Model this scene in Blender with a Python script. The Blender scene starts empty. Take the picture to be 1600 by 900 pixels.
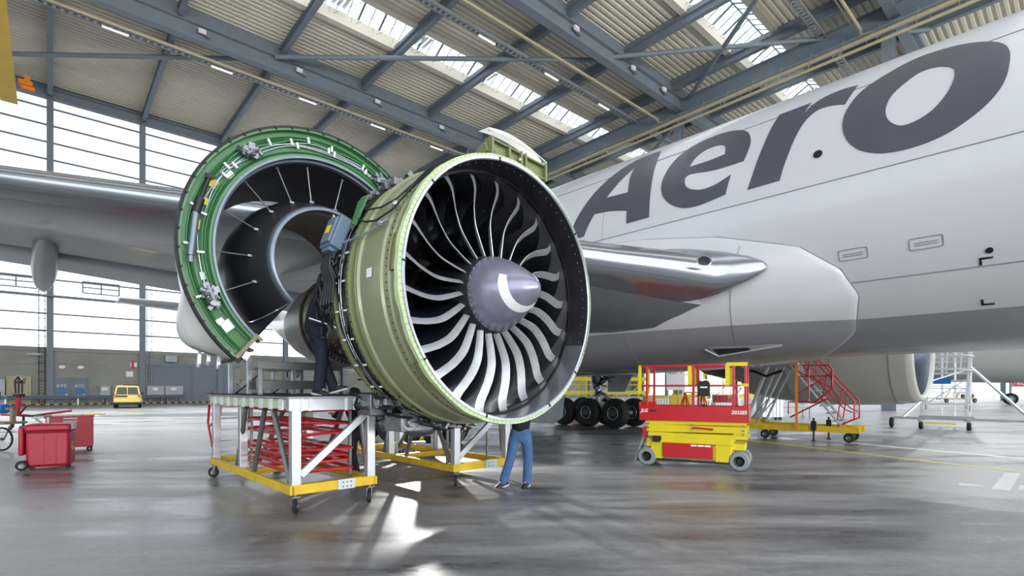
import bpy, bmesh, math, random
from math import sin, cos, tan, pi, radians, atan2, sqrt
from mathutils import Vector, Matrix
from mathutils.geometry import tessellate_polygon

scene = bpy.context.scene
col = scene.collection
random.seed(7)

# ------------------------------------------------------------------ camera, world, sun, exposure
FPX = 810.0; HZ = 607.0; CAMZ = 1.7
cam_d = bpy.data.cameras.new('camera')
cam = bpy.data.objects.new('camera', cam_d); col.objects.link(cam)
cam.location = (0, 0, CAMZ); cam.rotation_euler = (pi/2, 0, 0)
cam_d.sensor_width = 36; cam_d.lens = FPX/1600*36; cam_d.shift_y = (HZ-450)/1600
cam_d.clip_start = .1; cam_d.clip_end = 600
scene.camera = cam

world = bpy.data.worlds.new('overcast_sky'); scene.world = world; world.use_nodes = True
bg = world.node_tree.nodes['Background']
bg.inputs[0].default_value = (.90, .95, 1.0, 1); bg.inputs[1].default_value = 2.4

scene.view_settings.view_transform = 'Standard'; scene.view_settings.look = 'None'
scene.view_settings.gamma = 1; scene.view_settings.use_curve_mapping = False
scene.view_settings.exposure = 0.0

def area(name, loc, target, sx, sy, power, colr=(1, 1, 1)):
    l = bpy.data.lights.new(name, 'AREA'); l.shape = 'RECTANGLE'; l.size = sx; l.size_y = sy
    l.energy = power; l.color = colr
    o = bpy.data.objects.new(name, l); col.objects.link(o); o.location = loc
    o.rotation_euler = (Vector(target)-Vector(loc)).to_track_quat('-Z', 'Y').to_euler()
    return o

# frames: aircraft (s to port, t aft), hangar (b along the glazed wall, a towards it)
TH_A = radians(43.2); TH_H = radians(41.7)
def rotz(x, y, th): return (x*cos(th)-y*sin(th), x*sin(th)+y*cos(th))
def A(s, t, z=0.0): x, y = rotz(s, t, TH_A); return Vector((x, y, z))
def H(b, a, z=0.0): x, y = rotz(b, a, TH_H); return Vector((x, y, z))

# added area light outside the front opening, brightening the roof from below
area('roof_fill_light', H(15, -42, .3), H(16, -38, 12), 100, 40, 165000, (1, .985, .95))

# added fill spots: brighten the floor by the glazed wall and the port-side bay
def fill_spot(name, loc, target, power, deg):
    l = bpy.data.lights.new(name, 'SPOT'); l.energy = power; l.spot_size = radians(deg); l.spot_blend = .8; l.shadow_soft_size = .5; l.color = (1, .99, .96)
    o = bpy.data.objects.new(name, l); col.objects.link(o); o.location = loc
    o.rotation_euler = (Vector(target)-Vector(loc)).to_track_quat('-Z', 'Y').to_euler()
for i_, (b_, a_, tb_, ta_, pw_, dg_) in enumerate(((-12, 47.6, -10, 42, 62000, 75), (6, 47.6, 7, 40, 62000, 75), (24, 47.6, 24, 46, 40000, 75), (60, 2, 36, 10, 22000, 62), (70, 9, 48, 8, 20000, 70))):
    fill_spot('floor_fill_spot', H(b_, a_, 29.9), H(tb_, ta_, 0), pw_, dg_)

# ------------------------------------------------------------------ materials
def srgb(h):
    h = h.lstrip('#'); c = [int(h[i:i+2], 16)/255 for i in (0, 2, 4)]
    return tuple(x/12.92 if x <= .04045 else ((x+.055)/1.055)**2.4 for x in c)
def mat(name, hexc, rough=.5, metal=0., vary=0., vscale=3., bump=0., bscale=40., coat=0., spec=.5, stretch=None, hex2=None):
    m = bpy.data.materials.new(name); m.use_nodes = True
    nt = m.node_tree; b = nt.nodes['Principled BSDF']
    c = srgb(hexc); b.inputs['Base Color'].default_value = (*c, 1)
    b.inputs['Roughness'].default_value = rough; b.inputs['Metallic'].default_value = metal
    b.inputs['Specular IOR Level'].default_value = spec; b.inputs['Coat Weight'].default_value = coat
    tc = nt.nodes.new('ShaderNodeTexCoord'); mp = nt.nodes.new('ShaderNodeMapping')
    nt.links.new(tc.outputs['Object'], mp.inputs[0])
    if stretch: mp.inputs['Scale'].default_value = stretch
    if vary or hex2:
        n = nt.nodes.new('ShaderNodeTexNoise'); n.inputs['Scale'].default_value = vscale; n.inputs['Detail'].default_value = 5
        nt.links.new(mp.outputs[0], n.inputs['Vector'])
        r = nt.nodes.new('ShaderNodeValToRGB'); r.color_ramp.elements[0].position = .3; r.color_ramp.elements[1].position = .72
        c2 = srgb(hex2) if hex2 else tuple(min(1, x*(1+vary)) for x in c)
        c1 = c if hex2 else tuple(x*(1-vary) for x in c)
        r.color_ramp.elements[0].color = (*c1, 1); r.color_ramp.elements[1].color = (*c2, 1)
        nt.links.new(n.outputs[0], r.inputs[0]); nt.links.new(r.outputs[0], b.inputs['Base Color'])
    if bump:
        n2 = nt.nodes.new('ShaderNodeTexNoise'); n2.inputs['Scale'].default_value = bscale
        nt.links.new(mp.outputs[0], n2.inputs['Vector'])
        bp = nt.nodes.new('ShaderNodeBump'); bp.inputs['Strength'].default_value = bump; bp.inputs['Distance'].default_value = .02
        nt.links.new(n2.outputs[0], bp.inputs['Height']); nt.links.new(bp.outputs[0], b.inputs['Normal'])
    return m
M = {}
def dm(k, *a, **k2): M[k] = mat(k, *a, **k2)
dm('steel_blue_grey', '#747f89', .5, 0, .06, 1.5)
dm('roof_deck', '#d6d0c0', .6, .0, .10, .15, stretch=(1, 1, 1))
dm('concrete_wall', '#96958d', .85, 0, .10, .5, .3, 6)
dm('door_grey', '#6f7a88', .5, 0, .05, 1)
dm('alu', '#b9bec4', .38, .7, .08, 4)
dm('alu_matte', '#a9adb2', .55, .4, .10, 3)
dm('tube_steel', '#7c7f80', .4, .7, .1, 5)
dm('yellow', '#dcca14', .45, 0, .08, 2)
dm('yellow_worn', '#d9b51c', .5, 0, .16, 4)
dm('crane_yellow', '#d8b23c', .5, 0, .06, 1)
dm('red', '#b3152a', .35, 0, .10, 3, coat=.3)
dm('red_bright', '#b80e1a', .35, 0, .05, 2, coat=.3)
dm('red_case', '#a0122c', .42, 0, .08, 2, .15, 60)
dm('black', '#101114', .5)
dm('rubber', '#17181a', .75, 0, .15, 8, .3, 60)
dm('grey_rubber', '#868a90', .7, 0, .06, 6)
dm('white', '#eceef0', .4)
dm('white_metal', '#d5dade', .35, .35, .06, 5)
dm('green', '#48784f', .42, 0, .14, 2.2, coat=.15)
dm('green_dark', '#3f7d4e', .45, 0, .12, 3)
dm('olive', '#767c50', .42, .15, .07, 1.4, coat=.2)
dm('olive_light', '#8b9070', .38, .2, .06, 1.2, coat=.2)
dm('olive_dark', '#66703c', .5, .1, .10, 3)
dm('primer', '#b9cb9e', .6, 0, .10, 9)
dm('silver', '#c6ccd6', .22, .9, .04, 3)
dm('silver_edge', '#c6c9cf', .42, .6, .10, 9)
dm('dull_metal', '#83878c', .42, .8, .2, 6, .15, 25)
dm('blade', '#10131b', .30, .0, .2, 2, coat=.12)
dm('duct_dark', '#2c2e34', .42, .1, .12, 1.3, coat=.1)
dm('duct_inner', '#26262b', .5, 0, .25, 1.2)
dm('lip_grey', '#77818c', .35, .6, .1, 5)
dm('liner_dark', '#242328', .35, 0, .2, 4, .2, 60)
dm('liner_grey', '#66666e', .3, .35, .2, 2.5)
dm('seal_black', '#0b0b0e', .3)
dm('box_blue', '#5d7284', .45, 0, .05, 4)
dm('label_yellow', '#e6c619', .5)
dm('tyre_hub', '#4a4d50', .5, .4, .1, 6)
dm('core_brown', '#5a4a44', .45, .6, .35, 3, .3, 14)
dm('titanium', '#9b9488', .33, .85, .15, 4)
dm('hot_metal', '#66645f', .4, .8, .25, 5)
dm('cable', '#14161c', .5, 0, .3, 10)
dm('navy', '#171c2c', .85, 0, .15, 6, .5, 30)
dm('navy_top', '#10131d', .85, 0, .15, 6, .5, 30)
dm('denim', '#3f638f', .85, 0, .22, 7, .4, 50)
dm('skin', '#c08f74', .5, 0, .05, 8)
dm('hair', '#1c1613', .6)
dm('shoe', '#22262a', .6, 0, .2, 12)
dm('sole', '#b9bcbc', .6)
dm('orange', '#f08a1c', .5, 0, .05, 3)
dm('blue', '#1c6fb8', .4)
dm('van_yellow', '#ecd15c', .25, 0, .02, 1, coat=.6)
dm('van_glass', '#1a2126', .08, 0, coat=.5)
dm('wood_grey', '#8a7f6d', .7, 0, .15, 6)
dm('board', '#b1a787', .7, 0, .06, 2)
dm('wing_grey', '#7d8186', .33, .25, .12, .7, coat=.2)
dm('wing_panel', '#8e949d', .38, .15, .05, 1.2, coat=.1)
dm('slat', '#b2b7c0', .2, .85, .04, .9)
dm('plane_grey', '#b6b9b6', .32, 0, .03, .4, coat=.3)
dm('gear_grey', '#9da3a8', .4, .4, .12, 5)
dm('letter_grey', '#4b505c', .35, 0, .08, .8, coat=.2)
dm('seam', '#7e828a', .6)
dm('brown_pipe', '#b9ad8c', .5, .2, .06, 1)
dm('spinner', '#9a9bb0', .27, .55, .10, 7, .03, 90, stretch=(1, 1, 1))
dm('paint_white', '#dcdfe0', .5, 0, .12, 8)
dm('paint_yellow', '#cfc36a', .5, 0, .2, 8)
dm('nac_far', '#b3b4ad', .35, 0, .05, .6, coat=.2)

# airframe paint: white above, grey below the waterline z = 3.09
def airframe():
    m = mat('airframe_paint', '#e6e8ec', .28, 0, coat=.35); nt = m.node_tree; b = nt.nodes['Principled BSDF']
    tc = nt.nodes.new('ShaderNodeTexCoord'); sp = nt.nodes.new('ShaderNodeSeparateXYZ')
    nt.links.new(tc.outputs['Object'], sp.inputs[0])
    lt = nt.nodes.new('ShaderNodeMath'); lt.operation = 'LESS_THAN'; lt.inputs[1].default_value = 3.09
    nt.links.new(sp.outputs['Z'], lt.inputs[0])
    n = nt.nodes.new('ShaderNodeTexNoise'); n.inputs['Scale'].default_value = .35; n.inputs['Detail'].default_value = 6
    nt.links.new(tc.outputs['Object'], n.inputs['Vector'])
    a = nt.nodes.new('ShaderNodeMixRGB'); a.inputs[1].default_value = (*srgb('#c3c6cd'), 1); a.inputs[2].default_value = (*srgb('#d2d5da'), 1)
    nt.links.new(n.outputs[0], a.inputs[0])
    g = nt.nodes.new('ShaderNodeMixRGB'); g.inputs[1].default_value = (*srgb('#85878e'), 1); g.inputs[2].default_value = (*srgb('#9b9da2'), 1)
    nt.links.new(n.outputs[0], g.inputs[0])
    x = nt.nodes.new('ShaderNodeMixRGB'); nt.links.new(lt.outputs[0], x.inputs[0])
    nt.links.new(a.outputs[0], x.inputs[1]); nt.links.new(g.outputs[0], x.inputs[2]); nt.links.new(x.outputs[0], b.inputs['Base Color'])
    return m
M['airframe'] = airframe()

def floor_mat():
    m = bpy.data.materials.new('polished_concrete'); m.use_nodes = True; nt = m.node_tree; b = nt.nodes['Principled BSDF']
    tc = nt.nodes.new('ShaderNodeTexCoord'); mp = nt.nodes.new('ShaderNodeMapping'); mp.inputs['Rotation'].default_value = (0, 0, radians(-20))
    mp.inputs['Scale'].default_value = (.22, .95, 1); nt.links.new(tc.outputs['Object'], mp.inputs[0])
    def noise(s, d, v): 
        n = nt.nodes.new('ShaderNodeTexNoise'); n.inputs['Scale'].default_value = s; n.inputs['Detail'].default_value = d
        n.inputs['Roughness'].default_value = .62; nt.links.new(v, n.inputs['Vector']); return n
    n1 = noise(1.1, 8, mp.outputs[0]); n2 = noise(9, 6, tc.outputs['Object'])
    r = nt.nodes.new('ShaderNodeValToRGB'); e = r.color_ramp.elements
    e[0].position = .38; e[0].color = (*srgb('#56565a'), 1); e[1].position = .62; e[1].color = (*srgb('#9a9a9b'), 1)
    nt.links.new(n1.outputs[0], r.inputs[0])
    mx = nt.nodes.new('ShaderNodeMixRGB'); mx.blend_type = 'MULTIPLY'; mx.inputs[0].default_value = .5
    r2 = nt.nodes.new('ShaderNodeValToRGB'); r2.color_ramp.elements[0].position = .3; r2.color_ramp.elements[0].color = (.6, .6, .6, 1); r2.color_ramp.elements[1].position = .6
    nt.links.new(n2.outputs[0], r2.inputs[0]); nt.links.new(r.outputs[0], mx.inputs[1]); nt.links.new(r2.outputs[0], mx.inputs[2])
    nt.links.new(mx.outputs[0], b.inputs['Base Color'])
    rr = nt.nodes.new('ShaderNodeMapRange'); rr.inputs['From Min'].default_value = .38; rr.inputs['From Max'].default_value = .62
    rr.inputs['To Min'].default_value = .25; rr.inputs['To Max'].default_value = .50
    nt.links.new(n1.outputs[0], rr.inputs[0]); nt.links.new(rr.outputs[0], b.inputs['Roughness'])
    b.inputs['Specular IOR Level'].default_value = .7
    bp = nt.nodes.new('ShaderNodeBump'); bp.inputs['Strength'].default_value = .12; bp.inputs['Distance'].default_value = .01
    nt.links.new(n2.outputs[0], bp.inputs['Height'])
    mp3 = nt.nodes.new('ShaderNodeMapping'); mp3.inputs['Rotation'].default_value = (0, 0, radians(-12)); mp3.inputs['Scale'].default_value = (.22, 1.0, 1)
    nt.links.new(tc.outputs['Object'], mp3.inputs[0]); n3 = noise(1.3, 4, mp3.outputs[0])
    b3 = nt.nodes.new('ShaderNodeBump'); b3.inputs['Strength'].default_value = .5; b3.inputs['Distance'].default_value = .02
    nt.links.new(n3.outputs[0], b3.inputs['Height']); nt.links.new(bp.outputs[0], b3.inputs['Normal']); nt.links.new(b3.outputs[0], b.inputs['Normal'])
    return m
M['floor'] = floor_mat()

def glass_mat(name, tint=(.96, .98, 1), glossy=.08):
    m = bpy.data.materials.new(name); m.use_nodes = True; nt = m.node_tree; nt.nodes.clear()
    o = nt.nodes.new('ShaderNodeOutputMaterial'); t = nt.nodes.new('ShaderNodeBsdfTransparent'); g = nt.nodes.new('ShaderNodeBsdfGlossy')
    g.inputs['Roughness'].default_value = .05; t.inputs[0].default_value = (*tint, 1)
    mx = nt.nodes.new('ShaderNodeMixShader'); mx.inputs[0].default_value = glossy
    nt.links.new(t.outputs[0], mx.inputs[1]); nt.links.new(g.outputs[0], mx.inputs[2]); nt.links.new(mx.outputs[0], o.inputs[0])
    return m
M['pane'] = glass_mat('window_glass')
def emit(name, c, s):
    m = bpy.data.materials.new(name); m.use_nodes = True; b = m.node_tree.nodes['Principled BSDF']
    b.inputs['Emission Color'].default_value = (*c, 1); b.inputs['Emission Strength'].default_value = s
    b.inputs['Base Color'].default_value = (.9, .9, .9, 1); return m
M['tube_light'] = emit('lamp_tube', (1, .97, .92), 1.8)

# ------------------------------------------------------------------ mesh builder
class MB:
    def __init__(s, off=None, T=None):
        s.v = []; s.f = []; s.mi = []; s.off = Vector(off) if off is not None else Vector((0, 0, 0)); s.T = T; s.cm = 0
    def add(s, vs, fs, mi=None):
        n = len(s.v)
        for p in vs:
            p = Vector(p)
            if s.T is not None: p = s.T @ p
            s.v.append(p-s.off)
        for f in fs: s.f.append([i+n for i in f]); s.mi.append(s.cm if mi is None else mi)
    def box(s, c, d, rz=0, R=None, mi=None):
        c = Vector(c); hx, hy, hz = d[0]/2, d[1]/2, d[2]/2
        R = R or Matrix.Rotation(rz, 3, 'Z')
        vs = [c+R@Vector((x*hx, y*hy, z*hz)) for z in (-1, 1) for x, y in ((-1, -1), (1, -1), (1, 1), (-1, 1))]
        s.add(vs, [(3, 2, 1, 0), (4, 5, 6, 7), (0, 1, 5, 4), (1, 2, 6, 5), (2, 3, 7, 6), (3, 0, 4, 7)], mi); return s
    def b2(s, lo, hi, mi=None):
        return s.box([(a+b)/2 for a, b in zip(lo, hi)], [abs(b-a) for a, b in zip(lo, hi)], mi=mi)
    def bar(s, p, q, w, h=None, up=(0, 0, 1), mi=None):
        p = Vector(p); q = Vector(q); h = h or w; d = (q-p); L = d.length
        if L < 1e-6: return s
        d /= L; up = Vector(up)
        x = d.cross(up)
        if x.length < 1e-3: x = d.cross(Vector((1, 0, 0)))
        x.normalize(); y = x.cross(d).normalized()
        vs = [P+x*a*w/2+y*b*h/2 for P in (p, q) for a, b in ((-1, -1), (1, -1), (1, 1), (-1, 1))]
        s.add(vs, [(0, 1, 2, 3), (7, 6, 5, 4), (0, 4, 5, 1), (1, 5, 6, 2), (2, 6, 7, 3), (3, 7, 4, 0)], mi); return s
    def ibeam(s, p, q, w, h, t=.04, up=(0, 0, 1), mi=None):
        up = Vector(up).normalized(); p = Vector(p); q = Vector(q)
        d = (q-p).normalized(); x = d.cross(up).normalized(); u = x.cross(d)
        s.bar(p+u*(h/2-t/2), q+u*(h/2-t/2), w, t, up, mi); s.bar(p-u*(h/2-t/2), q-u*(h/2-t/2), w, t, up, mi)
        s.bar(p, q, t, h-2*t, up, mi); return s
    def cyl(s, p, q, r1, r2=None, n=12, caps=True, mi=None):
        p = Vector(p); q = Vector(q); r2 = r1 if r2 is None else r2; d = (q-p).normalized()
        x = d.orthogonal().normalized(); y = d.cross(x)
        vs = [P+(x*cos(2*pi*i/n)+y*sin(2*pi*i/n))*r for P, r in ((p, r1), (q, r2)) for i in range(n)]
        fs = [(i, (i+1) % n, n+(i+1) % n, n+i) for i in range(n)]
        if caps: fs += [tuple(range(n-1, -1, -1)), tuple(range(n, 2*n))]
        s.add(vs, fs, mi); return s
    def tube(s, pts, r, n=8, closed=False, mi=None):
        pts = [Vector(p) for p in pts]; N = len(pts); vs = []; px = None
        for i, p in enumerate(pts):
            a = pts[(i-1) % N] if (closed or i > 0) else p
            b = pts[(i+1) % N] if (closed or i < N-1) else p
            d = (b-a).normalized()
            if px is None: px = d.orthogonal().normalized()
            px = (px-d*px.dot(d))
            px = px.normalized() if px.length > 1e-5 else d.orthogonal().normalized()
            y = d.cross(px)
            vs += [p+(px*cos(2*pi*k/n)+y*sin(2*pi*k/n))*r for k in range(n)]
        fs = []
        for i in range(N if closed else N-1):
            j = (i+1) % N
            fs += [(i*n+k, i*n+(k+1) % n, j*n+(k+1) % n, j*n+k) for k in range(n)]
        if not closed: fs += [tuple(range(n-1, -1, -1)), tuple((N-1)*n+k for k in range(n))]
        s.add(vs, fs, mi); return s
    def grid(s, rows, closeu=False, closev=False, mi=None, flip=False):
        R = len(rows); C = len(rows[0]); vs = [p for r in rows for p in r]; fs = []
        for i in range(R if closev else R-1):
            for j in range(C if closeu else C-1):
                a, b, c, d = i*C+j, i*C+(j+1) % C, ((i+1) % R)*C+(j+1) % C, ((i+1) % R)*C+j
                fs.append((d, c, b, a) if flip else (a, b, c, d))
        s.add(vs, fs, mi); return s
    def lathe(s, fr, prof, a0=0, a1=360, n=48, mi=None, closed=False):
        """fr: function (w, phi, r) -> point"""
        full = abs(a1-a0) >= 359.9
        rows = []
        for (w, r) in prof:
            rows.append([fr(w, radians(a0+(a1-a0)*k/n), r) for k in range(n if full else n+1)])
        s.grid(rows, closeu=full, closev=closed, mi=mi); return s
    def prism(s, poly, f, d, mi=None):
        """poly 2D list, f(x, y, z) -> point, thickness d"""
        n = len(poly); vs = [f(x, y, 0) for x, y in poly]+[f(x, y, d) for x, y in poly]
        s.add(vs, [tuple(range(n-1, -1, -1)), tuple(range(n, 2*n))]+[(i, (i+1) % n, n+(i+1) % n, n+i) for i in range(n)], mi); return s
    def ball(s, c, r, n=10, sz=(1, 1, 1), mi=None):
        c = Vector(c); rows = []
        for i in range(n//2+1):
            th = pi*i/(n//2); rr = max(sin(th), 1e-4)
            rows.append([c+Vector((cos(2*pi*k/n)*rr*r*sz[0], sin(2*pi*k/n)*rr*r*sz[1], cos(th)*r*sz[2])) for k in range(n)])
        s.grid(rows, closeu=True, mi=mi); return s
    def wheel(s, c, ax, R, w, hub=.55, n=24, mi=(0, 1)):
        c = Vector(c); ax = Vector(ax).normalized(); x = ax.orthogonal().normalized(); y = ax.cross(x)
        fr = lambda W, p, r: c+ax*W+(x*cos(p)+y*sin(p))*r
        e = w*.22
        s.lathe(fr, [(-w/2, R*hub), (-w/2, R*.85), (-w/2+e, R*.985), (0, R), (w/2-e, R*.985), (w/2, R*.85), (w/2, R*hub)], n=n, mi=mi[0])
        s.lathe(fr, [(w/2, R*hub), (w/2-.12*w, R*hub*.9), (w/2-.2*w, R*.3), (w/2-.02*w, R*.22), (w/2-.02*w, .001)], n=n, mi=mi[1])
        s.lathe(fr, [(-w/2, R*hub), (-w/2+.12*w, R*hub*.9), (-w/2+.2*w, R*.3), (-w/2+.02*w, R*.22), (-w/2+.02*w, .001)], n=n, mi=mi[1])
        return s
    def build(s, name, mats, parent=None, smooth=35, bevel=0, fixn=True):
        me = bpy.data.meshes.new(name); me.from_pydata([tuple(v) for v in s.v], [], s.f)
        ms = mats if isinstance(mats, (list, tuple)) else [mats]
        for m in ms: me.materials.append(M[m] if isinstance(m, str) else m)
        for p, i in zip(me.polygons, s.mi): p.material_index = i
        if fixn:
            bm = bmesh.new(); bm.from_mesh(me); bmesh.ops.recalc_face_normals(bm, faces=bm.faces); bm.to_mesh(me); bm.free()
        if smooth:
            me.shade_smooth(); me.set_sharp_from_angle(angle=radians(smooth))
        o = bpy.data.objects.new(name, me); col.objects.link(o)
        if parent: o.parent = parent
        if bevel:
            b = o.modifiers.new('bevel', 'BEVEL'); b.width = bevel; b.segments = 2; b.limit_method = 'ANGLE'; b.angle_limit = radians(40)
        return o

def tag(o, label=None, cat=None, group=None, kind=None):
    if label: o['label'] = label
    if cat: o['category'] = cat
    if group: o['group'] = group
    if kind: o['kind'] = kind
    return o
def empty(name, loc, rz=0, label=None, cat=None, group=None):
    o = bpy.data.objects.new(name, None); col.objects.link(o); o.location = loc; o.rotation_euler = (0, 0, rz)
    o.empty_display_size = .3
    return tag(o, label, cat, group)
def struct(o): o['kind'] = 'structure'; return o
def copy_tree(o, parent=None):
    c = o.copy(); col.objects.link(c)
    if parent: c.parent = parent
    for ch in [x for x in bpy.data.objects if x.parent == o]: copy_tree(ch, c)
    return c
def text_mesh(txt, name, size, matname, parent, loc, X, Y, depth=.004, bold=False, shear=0):
    """flat lettering with its baseline along X and up along Y, as a mesh"""
    cu = bpy.data.curves.new(name+'_curve', 'FONT'); cu.body = txt; cu.size = size; cu.extrude = depth; cu.align_x = 'CENTER'; cu.align_y = 'CENTER'; cu.shear = shear
    if bold: cu.offset = size*.02
    tmp = bpy.data.objects.new('tmp', cu); col.objects.link(tmp)
    bpy.context.view_layer.update()
    dg = bpy.context.evaluated_depsgraph_get(); me = bpy.data.meshes.new_from_object(tmp.evaluated_get(dg))
    bpy.data.objects.remove(tmp); me.name = name
    X = Vector(X).normalized(); Y = Vector(Y).normalized(); Z = X.cross(Y)
    T = Matrix(((X.x, Y.x, Z.x, loc[0]), (X.y, Y.y, Z.y, loc[1]), (X.z, Y.z, Z.z, loc[2]), (0, 0, 0, 1)))
    me.transform(T); me.materials.clear(); me.materials.append(M[matname])
    o = bpy.data.objects.new(name, me); col.objects.link(o)
    if parent: o.parent = parent
    return o
HX = A(1, 0)  # unit vectors of the aircraft frame in the world
# ------------------------------------------------------------------ hangar shell
def HB(): return MB(T=Matrix.Rotation(TH_H, 4, 'Z'))     # local coordinates (b, a, z)
B0, B1, A0, A1 = -62.4, 101.4, -14.0, 71.6
DECK = 32.8; WT = 5.9
m = MB(); m.b2((-160, -140, -.3), (200, 170, 0)); struct(m.build('floor', 'floor', smooth=0))
# lower concrete walls
m = HB(); m.b2((B0, A1, 0), (B1, A1+.4, WT))
m.b2((B0, A1-.12, WT-.35), (B1, A1, WT)); m.b2((B0, A1-.05, 4.2), (B1, A1, 4.28))
for b in (3.2, 11.2, 12.1, 18.9): m.b2((b, A1-.04, 0), (b+.12, A1, 5.4))
struct(m.build('wall_back', 'concrete_wall', smooth=0))
m = HB(); m.b2((B1, A0, 0), (B1+.4, 4, WT)); m.b2((B1, 68.5, 0), (B1+.4, A1+.4, WT)); struct(m.build('wall_right', 'concrete_wall', smooth=0))  # gap in the right wall is an assumed opening, letting sky brighten the floor
m = HB(); m.b2((B0-.4, A0, 0), (B0, A1+.4, WT)); struct(m.build('wall_left', 'concrete_wall', smooth=0))
# corrugated deck between the roof lights
SKY = [(-1.7, 2.5), (18.4, 22.5), (38.5, 42.6)]
def deck(name, a0, a1):
    m = HB(); p = .52; n = int((a1-a0)/p); p = (a1-a0)/n; rows = []
    for k in range(n):
        a = a0+k*p
        rows += [(a, 0), (a+p*.42, 0), (a+p*.52, .17), (a+p*.90, .17)]
    rows.append((a1, 0))
    m.grid([[(B0-1, a, DECK+z), (B1+1, a, DECK+z)] for a, z in rows])
    m.b2((B0-1, a0, DECK+.2), (B1+1, a1, DECK+.3))
    return struct(m.build(name, 'roof_deck', smooth=0))
cuts = [A0]+[x for s_ in SKY for x in s_]+[A1+.5]
for i in range(0, len(cuts), 2): deck('ceiling' if i == 0 else 'ceiling.%03d' % (i//2), cuts[i], cuts[i+1])
# roof lights: shallow gables of glass with bars
for k, (a0, a1) in enumerate(SKY):
    am = (a0+a1)/2; g = HB()
    for (x0, z0, x1, z1) in ((a0, DECK+.7, am, DECK+1.7), (am, DECK+1.7, a1, DECK+.7)):
        g.grid([[(B0, x0, z0), (B1, x0, z0)], [(B0, x1, z1), (B1, x1, z1)]])
    w = struct(g.build('window_%d' % (k+1), 'pane', smooth=0))
    f = HB()
    for a in (a0, a1): f.b2((B0, a-.28, DECK-.25), (B1, a+.28, DECK+.75))
    f.build('window_kerb', 'roof_deck', w, smooth=0)
    f = HB(); b = B0; j = 0
    f.b2((B0, am-.05, DECK+1.64), (B1, am+.05, DECK+1.72))
    while b < B1:
        th = .16 if j % 6 in (0, 2) else .045
        for (x0, z0, x1, z1) in ((a0, DECK+.7, am, DECK+1.7), (am, DECK+1.7, a1, DECK+.7)):
            f.bar((b, x0, z0), (b, x1, z1), th, .08)
        b += .98; j += 1
    f.build('window_bar', 'steel_blue_grey', w, smooth=0)
    f = HB(); b = B0; rnd = random.Random(k)
    while b < B1:
        f.tube([(b, a0, DECK+.3), (b+1.9, a1, DECK+.3)], .018, 4); f.tube([(b+1.9, a0, DECK+.3), (b, a1, DECK+.3)], .018, 4); b += 1.95
    f.build('window_tie', 'tube_steel', w, smooth=0)
    sh = HB(); b = B0+2
    while b < B1:
        for kk in range(3): sh.box((b+kk*.45, am+.9, DECK+1.1), (.30, 1.7, .02))
        b += 7.8
    sh.build('window_louvre', 'white', w, smooth=0)

# steel frame of the roof
def steel(name): return name
BAYS = [B0+7.8*k for k in range(22)]
ZB = 30.2
for a in (-9.5, 10.2, 28.4, 49.0):
    m = HB(); m.ibeam((B0, a, ZB+.65), (B1, a, ZB+.65), .75, 1.3, .07)
    m.b2((B0, a-.06, ZB+1.3), (B1, a+.06, DECK))
    struct(m.build('trim_1', 'steel_blue_grey', smooth=0))
m = HB(); m.ibeam((B0, A1-.35, 31.9), (B1, A1-.35, 31.9), .7, 1.0, .08); m.b2((B0, A1-.1, 32.3), (B1, A1+.3, DECK+.1))
struct(m.build('trim_2', 'steel_blue_grey', smooth=0))
for i, b in enumerate(BAYS):
    m = HB(); z = 31.6
    m.ibeam((b, A0, z+.35), (b, A1-.3, z+.35), .42, .7, .05); m.b2((b-.03, A0, z+.7), (b+.03, A1, DECK))
    struct(m.build('trim_3', 'steel_blue_grey', smooth=0))
# long girder with pipes above the airliner, and its columns
m = HB(); m.ibeam((48.6, A0, 30.6), (48.6, A1-.4, 30.6), .8, 1.5, .08); struct(m.build('trim_4', 'steel_blue_grey', smooth=0))
for a in (10.6, 28.6, 49.2):
    m = HB(); m.ibeam((48.6, a, 0), (48.6, a, 30), .8, .8, .08, up=(1, 0, 0)); struct(m.build('trim_5', 'steel_blue_grey', smooth=0))
def brace(p, q, r=.2):
    m = HB(); m.cyl((*p, 31.2), (*q, 31.2), r, n=14); struct(m.build('trim_6', 'steel_blue_grey'))
brace((-8, 68), (13.2, 50.4)); brace((15, 48.4), (37.5, 29)); brace((36.6, 29.4), (54, 9.0)); brace((50.6, 30), (35, 11), .2)
brace((50, 28), (62, 45)); brace((37, 49), (50, 68))
# wall columns, glazing bars, glass
def glazed(k, mk, n, L0, L1, posts):
    g = MB(T=mk); g.b2((L0, .28, WT), (L1, .30, 32.4)); w = struct(g.build('window_%d' % k, 'pane', smooth=0))
    f = MB(T=mk); z = WT
    while z < 32.3: f.b2((L0, .16, z-.075), (L1, .34, z+.075)); z += 1.77
    f.build('glazing_bar', 'steel_blue_grey', w, smooth=0)
    for p in posts:
        c = MB(T=mk); c.ibeam((p, 0, 0), (p, 0, 32), .55, .6, .06, up=(0, 1, 0)); struct(c.build('trim_7', 'steel_blue_grey', smooth=0))
    return w
RT = Matrix.Rotation(TH_H, 4, 'Z')
wb = glazed(4, RT @ Matrix.Translation((0, A1, 0)), 0, B0, B1, BAYS)
glazed(5, RT @ Matrix.Translation((B1, 0, 0)) @ Matrix.Rotation(-pi/2, 4, 'Z'), 0, -A1, 0, [-A1+9*k for k in range(8)])
glazed(6, RT @ Matrix.Translation((B0, 0, 0)) @ Matrix.Rotation(pi/2, 4, 'Z'), 0, A0, A1, [A0+9.5*k for k in range(10)])
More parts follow.
